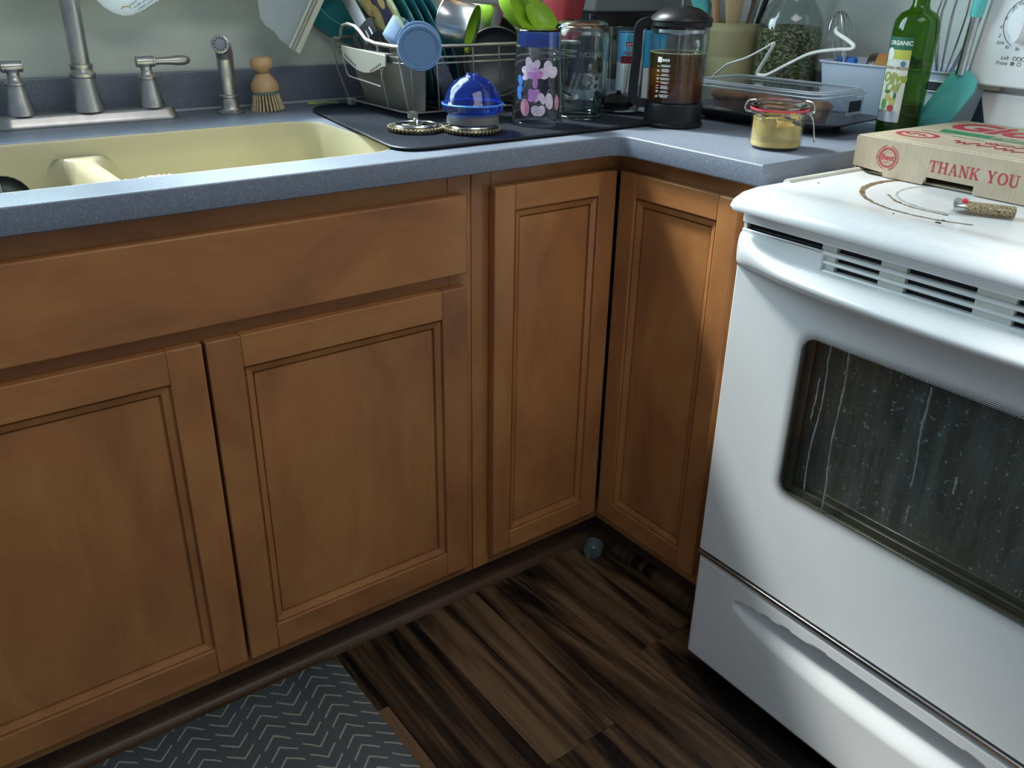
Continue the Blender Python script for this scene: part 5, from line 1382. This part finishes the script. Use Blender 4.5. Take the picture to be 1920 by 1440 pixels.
for ins, z, r in ((0.0, 0.0185, 0.022), (0.0, 0.022, 0.022), (0.003, 0.060, 0.022), (0.002, 0.0615, 0.024)): cov.append(rr3(-0.076+ins, 0.076-ins, -0.140+ins, 0.140-ins, r, z))
MB().rings(cov, cap0=False, cap1=False).build('cover_wall', M_kp, kp, smooth=True, angle=40, solid=0.0018)
lidr = [rr3(-0.076, 0.076, -0.140, 0.140, 0.026, 0.0605), rr3(-0.084, 0.084, -0.148, 0.148, 0.028, 0.0615), rr3(-0.084, 0.084, -0.148, 0.148, 0.028, 0.0670), rr3(-0.080, 0.080, -0.144, 0.144, 0.027, 0.0680), rr3(-0.080, 0.080, -0.144, 0.144, 0.027, 0.0715), rr3(-0.075, 0.075, -0.139, 0.139, 0.026, 0.0725), rr3(-0.072, 0.072, -0.136, 0.136, 0.025, 0.0700), rr3(-0.061, 0.061, -0.125, 0.125, 0.024, 0.0690)]
MB().rings(lidr).build('lid', M_kp, kp, smooth=True, angle=35)
for z, ins in ((0.0645, -0.0085), (0.0702, -0.0045), (0.0730, 0.0)):
    MB().tube(rr3(-0.076+ins, 0.076-ins, -0.140+ins, 0.140-ins, 0.026, z), 0.0011, 6, closed=True).build('lid_ridge', glassy('ridge_plastic', (0.9, 0.93, 0.97), 1.5, 0.05, haze=0.85, haze_col=(0.86, 0.91, 0.96)) if z == 0.0645 else bpy.data.materials['ridge_plastic'], kp, smooth=True)
# latch on the end that faces the stove
M_lat = glassy('latch_plastic', (0.92, 0.95, 0.98), 1.5, 0.05, haze=0.35, haze_col=(0.75, 0.82, 0.9))
lt = MB()
lt.box((0.018, -0.1440, 0.0275), (0.072, -0.1405, 0.0325)).box((0.018, -0.1440, 0.0525), (0.072, -0.1405, 0.0575)).box((0.018, -0.1440, 0.0325), (0.023, -0.1405, 0.0525)).box((0.067, -0.1440, 0.0325), (0.072, -0.1405, 0.0525))
lt.build('latch_frame', M_lat, kp, bevel=0.001)
MB().box((0.0235, -0.1430, 0.0330), (0.0665, -0.1407, 0.0520)).build('latch_window', M_black, kp)
def muffin(c, label, s=1.0, rz=0.0):
    t = thing('muffin', label, 'muffin', c, rz, 'muffins in the keeper')
    n = 36; rs = []
    for r, z, rip in ((0.024, 0.0, 0.0), (0.0275, 0.001, 0.0008), (0.0330, 0.024, 0.0011)):
        rs.append([((r+rip*(-1) ** k)*s*math.cos(2*PI*k/n), (r+rip*(-1) ** k)*s*math.sin(2*PI*k/n), z*s) for k in range(n)])
    MB().rings(rs).build('wrapper', M_wrap, t, smooth=True, angle=60)
    MB().lathe([(0.0325*s, 0.0235*s), (0.0385*s, 0.027*s), (0.0395*s, 0.031*s), (0.036*s, 0.0355*s), (0.026*s, 0.0385*s), (0.012*s, 0.0395*s), (0.0005, 0.0395*s)], 30, cap1=False).build('cake_top', M_muf, t, smooth=True)
    return t
M_wrap = plain('brown_cake_side', (0.22, 0.11, 0.06), 0.8, var=0.35, vs=70)
def muf():
    t = NT('baked_crust'); n = t.noise(t.coords(), 70, 5, 0.7)
    col = t.ramp(n, [(0.3, (0.24, 0.10, 0.045)), (0.65, (0.42, 0.21, 0.10)), (0.8, (0.50, 0.29, 0.15))])
    return t.done(t.bsdf(col, 0.8, 0, 0.2, bump=n, bump_d=0.003, bump_s=0.9))
M_muf = muf()
KM = Matrix.Translation(KL) @ Matrix.Rotation(KR, 4, 'Z')
for (x, y, z), lb, s in (((-0.033, 0.075, 0.0172), 'leftmost brown muffin inside the clear keeper', 1.0), ((-0.032, -0.012, 0.0172), 'brown muffin in the middle of the keeper behind the clip-top jar', 0.98), ((0.030, 0.032, 0.0172), 'brown muffin at the back of the keeper', 1.0), ((-0.020, -0.098, 0.0172), 'rightmost brown muffin inside the keeper next to the latch end', 0.88)):
    muffin(KM @ Vector((x, y, z)), lb, s)

# white cord looped over the keeper
cdl = (0.36, 0.0, 0.99)
wc = thing('white_cord', 'flat white electric cord kinked over the clear keeper lid', 'cord', cdl)
cp = [(0.330, 0.215, 0.922), (0.352, 0.165, 0.940), (0.36, 0.138, 0.961), (0.36, 0.105, 0.988), (0.36, 0.0786, 1.0071), (0.36, 0.0329, 1.0227), (0.36, -0.010, 1.044), (0.36, -0.0275, 1.0540), (0.36, -0.0270, 1.0475), (0.36, -0.012, 1.022), (0.36, 0.0015, 0.9975), (0.36, -0.005, 0.9935), (0.36, -0.0244, 0.9965), (0.36, -0.070, 1.020), (0.36, -0.1152, 1.0412), (0.36, -0.165, 1.051), (0.362, -0.1966, 1.0543), (0.366, -0.1980, 1.0600), (0.372, -0.180, 1.0680), (0.38, -0.150, 1.0785), (0.400, -0.134, 1.0850), (0.430, -0.122, 1.078), (0.470, -0.110, 1.055), (0.500, -0.098, 1.000), (0.505, -0.095, 0.930)]
MB().tube([Vector(p)-Vector(cdl) for p in spline(cp, 5)], 0.0036, 8, flat=0.62).build('cord_jacket', plain('white_cord_pvc', (0.74, 0.74, 0.70), 0.4), wc, smooth=True)

# utensil crock
UL = (0.470, 0.165, 0.914)
uc = thing('utensil_crock', 'ribbed olive-cream ceramic crock full of cooking utensils', 'crock', UL)
prof = [(0.0005, 0.0005), (0.058, 0.0005), (0.0605, 0.004)]
z = 0.010
while z < 0.160:
    prof.append((0.0615+0.003*(z/0.16), z)); z += 0.0085
    if 0.10 < z < 0.150: prof.append((0.0605+0.003*(z/0.16), z-0.0015))
prof += [(0.0655, 0.163), (0.0665, 0.166), (0.0635, 0.1665), (0.0610, 0.160), (0.0575, 0.008), (0.0005, 0.006)]
MB().lathe(prof, 48, cap0=False, cap1=False).build('pot', plain('olive_cream_glaze', (0.50, 0.46, 0.25), 0.3, var=0.06, vs=10), uc, smooth=True, angle=60)
def utensil(name, label, base, top, mat, head, wh, th=0.004, hr=0.005, headmat=None, n=None):
    b, tp = Vector(base), Vector(top); d = (tp-b).normalized(); L = (tp-b).length
    t = thing(name, label, 'utensil', b)
    MB().tube([(0, 0, 0), d*(L-head*0.9)], hr, 10).build('handle', mat, t, smooth=True)
    nn = Vector(n or (-0.7, -0.7, 0.1)); s = d.cross(nn).normalized(); w2 = s.cross(d)
    rs = []
    for u in (0, 0.12, 0.3, 0.55, 0.8, 0.95, 1.0):
        w_ = wh*(0.25+0.75*math.sin(min(1, u*1.35+0.08)*PI/2))*(1.0 if u < 0.85 else (0.8 if u < 0.98 else 0.35))
        c = d*(L-head+head*u)
        rs.append([c + s*w_/2*math.cos(a) + w2*th/2*math.sin(a) for a in [2*PI*k/12 for k in range(12)]])
    MB().rings(rs).build('head', headmat or mat, t, smooth=True, angle=60)
    return t
M_oak = wood('utensil_wood', 'z', (0.36, 0.20, 0.10), (0.48, 0.28, 0.14), (0.56, 0.36, 0.20), 0.55)
M_pale = wood('pale_utensil_wood', 'z', (0.50, 0.36, 0.19), (0.60, 0.45, 0.25), (0.66, 0.52, 0.32), 0.55)
M_tealp = plain('turquoise_silicone', (0.12, 0.56, 0.55), 0.4, var=0.04, vs=8)
U0 = Vector(UL)
utensil('turquoise_spatula', 'turquoise silicone spatula standing in the crock', U0+Vector((-0.020, 0.024, 0.009)), U0+Vector((-0.048, 0.072, 0.262)), M_steel, 0.095, 0.052, 0.008, headmat=M_tealp)
utensil('orange_wood_spoon', 'reddish wooden spoon standing at the left of the crock', U0+Vector((-0.02, 0.01, 0.008)), U0+Vector((-0.046, 0.034, 0.290)), M_oak, 0.09, 0.045, 0.008, 0.0085)
utensil('steel_skewer', 'thin steel skewer standing in the middle of the crock', U0+Vector((0.0, 0.0, 0.008)), U0+Vector((-0.038, 0.012, 0.300)), M_steel, 0.03, 0.006, 0.002, 0.0022)
utensil('pale_wood_spatula', 'pale wooden spatula standing at the right of the crock', U0+Vector((-0.005, 0.0, 0.008)), U0+Vector((-0.030, -0.016, 0.275)), M_pale, 0.145, 0.040, 0.006, 0.008)
utensil('black_ladle_handle', 'black plastic utensil leaning at the back right of the crock', U0+Vector((0.0, -0.01, 0.008)), U0+Vector((0.010, -0.085, 0.270)), M_black, 0.06, 0.018, 0.006, 0.006)
utensil('steel_masher', 'steel handled utensil leaning right in the crock', U0+Vector((-0.01, -0.01, 0.008)), U0+Vector((-0.025, -0.088, 0.262)), M_steel, 0.05, 0.012, 0.004, 0.004)
utensil('brown_wood_spoon', 'dark brown wooden spoon at the back of the crock', U0+Vector((0.0, 0.0, 0.008)), U0+Vector((0.018, -0.052, 0.290)), plain('walnut_brown', (0.16, 0.08, 0.045), 0.6, var=0.2, vs=30), 0.09, 0.036, 0.007, 0.007)

# herb jar
HL = (0.4835, 0.0300, 0.914)
hj = thing('herb_jar', 'large round glass jar filled with dried green herbs', 'jar', HL)
hp_ = [(0.0005, 0.0006), (0.055, 0.0006), (0.0640, 0.006), (0.0655, 0.016), (0.0655, 0.155), (0.0630, 0.178), (0.0520, 0.200), (0.0420, 0.213), (0.0400, 0.222), (0.0400, 0.240)]
MB().lathe(hp_ + [(0.0370, 0.240), (0.0370, 0.222), (0.0395, 0.211), (0.0500, 0.197), (0.0605, 0.176), (0.0628, 0.154), (0.0628, 0.016), (0.0600, 0.007), (0.0005, 0.005)], 48, cap0=False, cap1=False).build('glass_wall', glassy('dark_jar_glass', (0.88, 0.90, 0.90), 1.55), hj, smooth=True, angle=50)
MB().lathe([(0.0420, 0.232), (0.0440, 0.234), (0.0440, 0.250), (0.0400, 0.253), (0.0005, 0.253)], 40, cap1=False).build('lid', M_steel, hj, smooth=True)
def herb():
    t = NT('dried_herbs'); v = t.n('ShaderNodeTexVoronoi'); t.l(t.coords(scale=(1, 1, 1.3)), v.inputs['Vector']); v.inputs['Scale'].default_value = 210
    sp_ = t.n('ShaderNodeSeparateColor'); t.l(v.outputs['Color'], sp_.inputs[0])
    col = t.ramp(sp_.outputs[0], [(0.0, (0.028, 0.035, 0.015)), (0.4, (0.10, 0.115, 0.045)), (0.7, (0.22, 0.22, 0.09)), (0.95, (0.46, 0.43, 0.24))])
    return t.done(t.bsdf(col, 0.8, 0, 0.2, bump=v.outputs['Distance'], bump_d=0.003))
M_herb = herb()
def hb(u, v):
    a = u*2*PI
    if v < 0.2: r, z = 0.0618*v/0.2, 0.0065
    elif v < 0.8: r, z = 0.0620, 0.0065 + 0.1545*(v-0.2)/0.6
    else: r, z = 0.0620*(1-(v-0.8)/0.2), 0.161 + 0.007*((v-0.8)/0.2) + 0.003*math.sin(5*a)*(v < 0.99)
    return (max(r, 0.0004)*math.cos(a), max(r, 0.0004)*math.sin(a), z)
MB().grid(hb, 48, 24).build('herb_fill', M_herb, hj, smooth=True, angle=60)
mb = MB(); rg = random.Random(12)
for k in range(900):
    a = rg.uniform(0, 2*PI); s = rg.uniform(0.0010, 0.0026)
    if k < 650: p = (0.0618*math.cos(a), 0.0618*math.sin(a), rg.uniform(0.01, 0.160))
    else:
        r = 0.060*math.sqrt(rg.random()); p = (r*math.cos(a), r*math.sin(a), 0.168-0.006*r/0.06)
    E_ = Euler((rg.random()*6, rg.random()*6, rg.random()*6)).to_matrix().to_4x4()
    mb.add([(-s*1.6, -s*0.5, 0), (s*1.6, -s*0.5, 0), (s*1.2, s*0.5, 0.0003), (-s*1.2, s*0.5, 0.0003)], [(0, 1, 2, 3)], Matrix.Translation(p) @ E_)
o = mb.build('herb_flakes', M_herb, hj); o['kind'] = 'stuff'

# translucent storage bin against the wall
def bin_box(name, label, x0, x1, y0, y1, z0, z1, hole, mat):
    t = thing(name, label, 'bin', ((x0+x1)/2, (y0+y1)/2, z0))
    w, d, h = (x1-x0)/2, (y1-y0)/2, z1-z0
    MB().rings([rr3(-w+0.012, w-0.012, -d+0.012, d-0.012, 0.02, 0.0006), rr3(-w, w, -d, d, 0.018, h), rr3(-w-0.004, w+0.004, -d-0.004, d+0.004, 0.02, h+0.001), rr3(-w-0.004, w+0.004, -d-0.004, d+0.004, 0.02, h+0.004), rr3(-w+0.002, w-0.002, -d+0.002, d-0.002, 0.017, h+0.003), rr3(-w+0.014, w-0.014, -d+0.014, d-0.014, 0.018, 0.004)]).build('bin_wall', mat, t, smooth=True, angle=45)
    if hole:
        y, z = hole
        fx = -w-0.0004
        pl = rrect(y-0.026, y+0.026, z-0.0085, z+0.0085, 0.008, 5)
        MB().prism([(a - (y0+y1)/2, b - z0) for a, b in pl], -0.0006, 0.0006, Matrix.Translation((fx+0.0015, 0, 0)) @ LY).build('handle_hole', M_dark, t)
        MB().tube([(fx+0.0010, a - (y0+y1)/2, b - z0) for a, b in pl], 0.0013, 6, closed=True).build('hole_rim', M_white2, t, smooth=True)
    return t
M_bin = plain('frosted_white_plastic', (0.62, 0.70, 0.82), 0.35, var=0.03, vs=6, Subsurface_Weight=0.0)
bin_box('storage_bin', 'frosted white plastic bin standing behind the olive oil bottle', 0.462, 0.618, -0.338, -0.062, 0.914, 1.0185, (-0.318, 0.996), M_bin)
# balloon whisks
def whisk(name, label, base, d, L, R, hl, mat, hmat, nw=6, rw=0.0011):
    t = thing(name, label, 'whisk', base)
    d = Vector(d).normalized(); a = d.orthogonal().normalized(); b = d.cross(a)
    MB().tube([(0, 0, 0), d*hl*0.5, d*hl], [0.007, 0.0085, 0.006], 12).build('handle', hmat, t, smooth=True)
    for k in range(nw):
        s = a*math.cos(PI*k/nw) + b*math.sin(PI*k/nw)
        pts = []
        for j in range(25):
            u = j/24; ang = PI*u
            x = math.sin(ang)**0.8 if 0 < u < 1 else 0
            side = math.cos(ang)
            h = hl + (L-hl)*(math.sin(ang)**0.75 if 0 < u < 1 else 0)
            w_ = R*side*(0.25+0.75*min(1, (h-hl)/(L-hl)*1.6)) if (h-hl) < (L-hl)*0.72 else R*side*1.0
            pts.append(d*h + s*w_)
        MB().tube(pts, rw, 6).build('wire_loop', mat, t, smooth=True)
    return t
whisk('small_whisk', 'small steel whisk with pale handle standing in the storage bin', (0.505, -0.100, 0.924), (-0.10, 0.12, 1.0), 0.190, 0.028, 0.095, M_steel, M_white2, 5, 0.0009)
whisk('balloon_whisk', 'large steel balloon whisk standing upright behind the olive oil bottle', (0.540, -0.275, 0.924), (-0.02, -0.08, 1.0), 0.265, 0.044, 0.085, M_steel, M_steel, 5, 0.0016)
# blue clip and round jar lid inside the bin
t = thing('blue_bag_clip', 'small bright blue plastic clip in the storage bin', 'clip', (0.497, -0.105, 1.000))
MB().box((-0.006, -0.020, 0.0), (0.006, 0.020, 0.030)).build('clip_jaw', plain('bright_blue_plastic', (0.02, 0.16, 0.55), 0.4), t, bevel=0.003)
t = thing('honey_jar', 'dark jar with an amber label lying in the storage bin', 'jar', (0.545, -0.175, 1.008), Euler((math.radians(90), 0, math.radians(18))))
MB().lathe([(0.0005, -0.045), (0.026, -0.045), (0.030, -0.040), (0.030, 0.030), (0.024, 0.040), (0.024, 0.050), (0.0005, 0.050)], 32, cap0=False, cap1=False).build('jar_wall', plain('dark_jar', (0.06, 0.05, 0.045), 0.2), t, smooth=True, angle=40)
MB().lathe([(0.0304, -0.028), (0.0304, 0.015)], 32, cap0=False, cap1=False).build('amber_label', plain('amber_label', (0.55, 0.25, 0.07), 0.5), t, smooth=True)

# olive oil bottle
OL = (0.3870, -0.2990, 0.914)
ob = thing('olive_oil_bottle', 'green glass olive oil bottle with a cream label', 'bottle', OL)
M_gg = NT('green_bottle_glass')
def green_glass():
    t = M_gg
    tr = t.n('ShaderNodeBsdfTransparent')
    z = t.noise(t.coords(scale=(1, 1, 0.1)), 30, 2)
    t.l(t.ramp(z, [(0.3, (0.26, 0.46, 0.06)), (0.7, (0.42, 0.66, 0.12))]), tr.inputs[0])
    df = t.n('ShaderNodeBsdfDiffuse'); df.inputs[0].default_value = (0.025, 0.085, 0.008, 1)
    m = t.n('ShaderNodeMixShader'); m.inputs[0].default_value = 0.25; t.l(tr.outputs[0], m.inputs[1]); t.l(df.outputs[0], m.inputs[2])
    gl = t.n('ShaderNodeBsdfGlossy'); gl.inputs['Roughness'].default_value = 0.03
    fr = t.n('ShaderNodeFresnel'); t.l(wall_ior(t, 1.5), fr.inputs[0])
    m2 = t.n('ShaderNodeMixShader'); t.l(fr.outputs[0], m2.inputs[0]); t.l(m.outputs[0], m2.inputs[1]); t.l(gl.outputs[0], m2.inputs[2])
    return t.done(m2.outputs[0])
green_glass()
MB().lathe([(0.0005, 0.0006), (0.033, 0.0006), (0.0355, 0.004), (0.0362, 0.020), (0.0375, 0.175), (0.0360, 0.192), (0.0290, 0.203), (0.0170, 0.209), (0.0140, 0.216), (0.0130, 0.262), (0.0150, 0.264), (0.0150, 0.272), (0.0120, 0.273)], 48).build('glass_body', M_gg.m, ob, smooth=True, angle=45)
MB().lathe([(0.0155, 0.270), (0.0155, 0.300), (0.0005, 0.301)], 28, cap1=False).build('cap', M_black, ob, smooth=True)
MB().lathe([(0.0005, 0.004), (0.0335, 0.004), (0.0338, 0.058), (0.0005, 0.058)], 36, cap0=False, cap1=False).build('oil', plain('dark_olive_oil', (0.035, 0.040, 0.012), 0.2), ob, smooth=True, angle=40)
co = math.atan2(-1.1648-OL[1], -1.1156-OL[0])
rb = lambda z: 0.0362 + (z-0.02)*0.0084 + 0.0006
def patch(name, mat, a_c, aw, z0, z1, dr=0.0, n=10):
    mb = MB()
    def g(u, v):
        zz = z0+(z1-z0)*v; r = rb(zz)+dr; a = a_c + (u-0.5)*aw
        return (r*math.cos(a), r*math.sin(a), zz)
    mb.grid(g, n, 2).build(name, mat, ob, smooth=True, angle=80)
LA, LW = co-0.62, 1.25
patch('label', plain('cream_paper', (0.68, 0.68, 0.58), 0.6), LA, LW, 0.030, 0.164)
patch('green_label_band', plain('dark_green_band', (0.02, 0.13, 0.065), 0.5), LA, LW, 0.146, 0.166, 0.0002)
patch('lime_label_band', plain('lime_band', (0.48, 0.50, 0.08), 0.5), LA+0.18, LW-0.36, 0.131, 0.146, 0.0002)
patch('silver_label_foot', plain('silver_foil', (0.62, 0.66, 0.72), 0.25, 0.7, var=0.2, vs=90), LA, LW, 0.028, 0.047, 0.0002)
def btext(s, size, da, z, mat, shear=0, bold=0, nm='lettering'):
    curved_text(s, size, LA+da, z, lambda zz: rb(zz)+0.0005, False, shear, bold, mat, nm, ob)
M_olive_t = plain('olive_green_ink', (0.32, 0.36, 0.04), 0.5); M_brown_t = plain('brown_ink', (0.30, 0.12, 0.06), 0.5)
btext('ORGANIC', 0.0095, 0.06, 0.1565, M_wp, 0, 0.0003)
btext('EXTRA VIRGIN', 0.0068, 0.02, 0.1165, M_brown_t, 0, 0.0001)
btext('Olive', 0.0215, 0.02, 0.101, M_olive_t, 0.25, 0.0007)
btext('Oil', 0.0215, 0.0, 0.085, M_olive_t, 0.25, 0.0007)
def bdisc(name, mat, da, z, rx, rz, dr=0.0005):
    mb = MB(); on_cyl(mb, [(rx*math.cos(2*PI*k/18), rz*math.sin(2*PI*k/18)) for k in range(18)], LA+da, z, rb, dr); mb.build(name, mat, ob)
bdisc('olive_print', plain('olive_yellow', (0.52, 0.45, 0.08), 0.5, var=0.2, vs=150), -0.10, 0.0685, 0.0050, 0.0062)
bdisc('olive_print', bpy.data.materials['olive_yellow'], 0.16, 0.0620, 0.0050, 0.0066, 0.0007)
bdisc('leaf_print', plain('leaf_green', (0.06, 0.16, 0.05), 0.5), -0.16, 0.0775, 0.0062, 0.0026)
bdisc('leaf_print', bpy.data.materials['leaf_green'], 0.25, 0.0715, 0.0024, 0.0060)
bdisc('green_badge', plain('badge_green', (0.10, 0.33, 0.07), 0.5), -0.26, 0.0565, 0.0060, 0.0095, 0.0004)
bdisc('red_badge', plain('badge_red', (0.42, 0.06, 0.07), 0.5), 0.14, 0.0510, 0.0060, 0.0060)
bdisc('blue_badge', plain('badge_blue', (0.08, 0.22, 0.34), 0.5), 0.36, 0.1240, 0.0046, 0.0046)
bdisc('white_badge', M_wp, -0.38, 0.1385, 0.0085, 0.0105, 0.0004)
# turquoise flat spatula leaning between bin and stove
SL = (0.434, -0.345, 0.9145)
ss = thing('silicone_turner', 'turquoise silicone turner with a steel handle leaning upside down beside the stove', 'turner', SL)
pl = [(-0.290, 0.916), (-0.300, 0.934), (-0.3206, 0.9645), (-0.3395, 0.998), (-0.350, 1.017), (-0.357, 1.030), (-0.3775, 1.030), (-0.390, 1.0235), (-0.3985, 1.013), (-0.400, 0.998), (-0.3885, 0.972), (-0.372, 0.945), (-0.352, 0.922), (-0.345, 0.916)]
rs = []
for k, (off, sc_) in enumerate(((-0.0035, 0.93), (-0.002, 1.0), (0.002, 1.0), (0.0035, 0.93))):
    cy = sum(p[0] for p in pl)/len(pl); cz = sum(p[1] for p in pl)/len(pl)
    rs.append([(off + 0.30*(y+0.345)**2*8 - 0.010*math.sin((z-0.916)/0.114*PI), (cy+(y-cy)*sc_)+0.345, (cz+(z-cz)*sc_)-0.9145) for y, z in pl])
MB().rings(rs).build('blade', M_tealp, ss, smooth=True, angle=50)
MB().tube([(0.000, -0.0225, 0.108), (0.000, -0.0245, 0.150), (-0.002, -0.0285, 0.2005)], 0.0078, 14).build('steel_handle', M_steel, ss, smooth=True)
MB().tube([(-0.002, -0.0285, 0.2000), (-0.003, -0.031, 0.226), (-0.006, -0.040, 0.33)], [0.0105, 0.0115, 0.012], 14).build('grip', M_tealp, ss, smooth=True)

# coffee maker in the corner
AL = (0.385, 0.480, 0.914)
cf_ = thing('coffee_maker', 'black coffee maker standing in the corner behind the mason jar', 'coffee maker', AL, math.radians(-8))
MB().box((-0.10, -0.085, 0.0005), (0.10, 0.10, 0.028)).build('base', M_black, cf_, bevel=0.004)
MB().box((-0.10, 0.030, 0.028), (0.10, 0.10, 0.135)).build('tower', M_black, cf_, bevel=0.003)
MB().box((-0.105, -0.090, 0.135), (0.105, 0.10, 0.178)).build('brew_head', plain('gloss_black', (0.012, 0.013, 0.018), 0.15), cf_, bevel=0.005)
MB().box((-0.088, -0.080, 0.178), (0.100, 0.095, 0.235)).build('water_tank', plain('smoke_grey_plastic', (0.22, 0.24, 0.24), 0.3), cf_, bevel=0.005)
# blue and white carton behind the press handle
BLK = (0.292, 0.262, 0.914)
bc = thing('blue_white_carton', 'bright blue and white carton behind the french press handle', 'carton', BLK, math.radians(-20))
MB().box((-0.048, -0.022, 0.0005), (0.048, 0.022, 0.075)).build('white_lower', plain('white_card', (0.72, 0.76, 0.80), 0.5), bc, bevel=0.002)
MB().box((-0.048, -0.022, 0.0755), (0.048, 0.022, 0.148)).build('blue_upper', plain('cyan_card', (0.02, 0.38, 0.72), 0.4), bc, bevel=0.002)

# ================================================================== FLOOR THINGS
def rug_mat():
    t = NT('chevron_kitchen_mat')
    tc = t.n('ShaderNodeTexCoord'); sp = t.n('ShaderNodeSeparateXYZ')
    wob = t.n('ShaderNodeTexNoise'); t.l(tc.outputs['Object'], wob.inputs['Vector']); wob.inputs['Scale'].default_value = 26
    t.l(tc.outputs['Object'], sp.inputs[0])
    w1 = t.math('MULTIPLY_ADD', wob.outputs['Fac'], 0.006, -0.003)
    X = t.math('ADD', sp.outputs[0], w1); Y = t.math('ADD', sp.outputs[1], w1)
    CW, PT = 0.0550, 0.0273
    u = t.math('ADD', t.math('DIVIDE', X, CW), 200.893)
    col = t.math('FLOOR', u); fu = t.math('ABSOLUTE', t.math('SUBTRACT', t.math('FRACT', u), 0.5))
    par = t.math('MULTIPLY_ADD', t.math('FLOORED_MODULO', col, 2.0), 2.0, -1.0)
    v = t.math('MULTIPLY_ADD', t.math('MULTIPLY', fu, par), 1.85, t.math('DIVIDE', Y, PT))
    v = t.math('ADD', v, t.math('MULTIPLY', col, 0.37))
    fv = t.math('ABSOLUTE', t.math('SUBTRACT', t.math('FRACT', t.math('ADD', v, 200.0)), 0.5))
    line = t.math('MULTIPLY', t.math('LESS_THAN', fv, 0.075), t.math('LESS_THAN', fu, 0.41))
    nz = t.noise(t.coords(), 8, 3)
    base = t.ramp(nz, [(0.3, (0.085, 0.105, 0.112)), (0.7, (0.110, 0.130, 0.136))])
    c = t.mix(line, base, (0.40, 0.40, 0.34))
    return t.done(t.bsdf(c, 0.55, 0, 0.3))
rl = (-1.05, -0.225, 0.0)
rg_ = thing('kitchen_mat', 'grey cushioned kitchen floor mat with cream chevron lines', 'floor mat', rl)
out = [(x, y) for x, y in rrect(-0.575, 0.4225, -0.235, 0.2425, 0.030, 8)]
MB().rings([[(x, y, 0.0004) for x, y in out], [(x, y, 0.004) for x, y in out], [(x*0.996, y*0.992, 0.0100) for x, y in out], [(x*0.990, y*0.982, 0.0122) for x, y in out]]).build('pad', rug_mat(), rg_, smooth=True, angle=50)
# little clear plastic thing in the corner
tl = (-0.022, -0.022, 0.0)
tp = thing('clear_plastic_cap', 'small clear plastic cap with a loop lying on the floor in the cabinet corner', 'cap', tl, math.radians(35))
M_cap = glassy('clear_cap', (0.80, 0.90, 0.92), 1.6, 0.05, haze=0.3, haze_col=(0.40, 0.52, 0.55))
CM = Matrix.Translation((0, 0, 0.0215)) @ Matrix.Rotation(math.radians(78), 4, 'Y')
MB().lathe([(0.0005, -0.016), (0.018, -0.016), (0.0205, -0.012), (0.021, 0.012), (0.0195, 0.012), (0.019, -0.011), (0.0005, -0.0135)], 30, CM, cap0=False, cap1=False).build('cup', M_cap, tp, smooth=True, angle=50)
MB().tube([(-0.030 + 0.010*math.cos(2*PI*k/20), 0.004, 0.020 + 0.012*math.sin(2*PI*k/20)) for k in range(20)], 0.0014, 6, closed=True).build('loop', M_cap, tp, smooth=True)
MB().tube([(-0.022, -0.022, 0.0016), (0.0, -0.027, 0.0016), (0.02, -0.022, 0.0016)], 0.0014, 6).build('wire_foot', M_steel, tp, smooth=True)
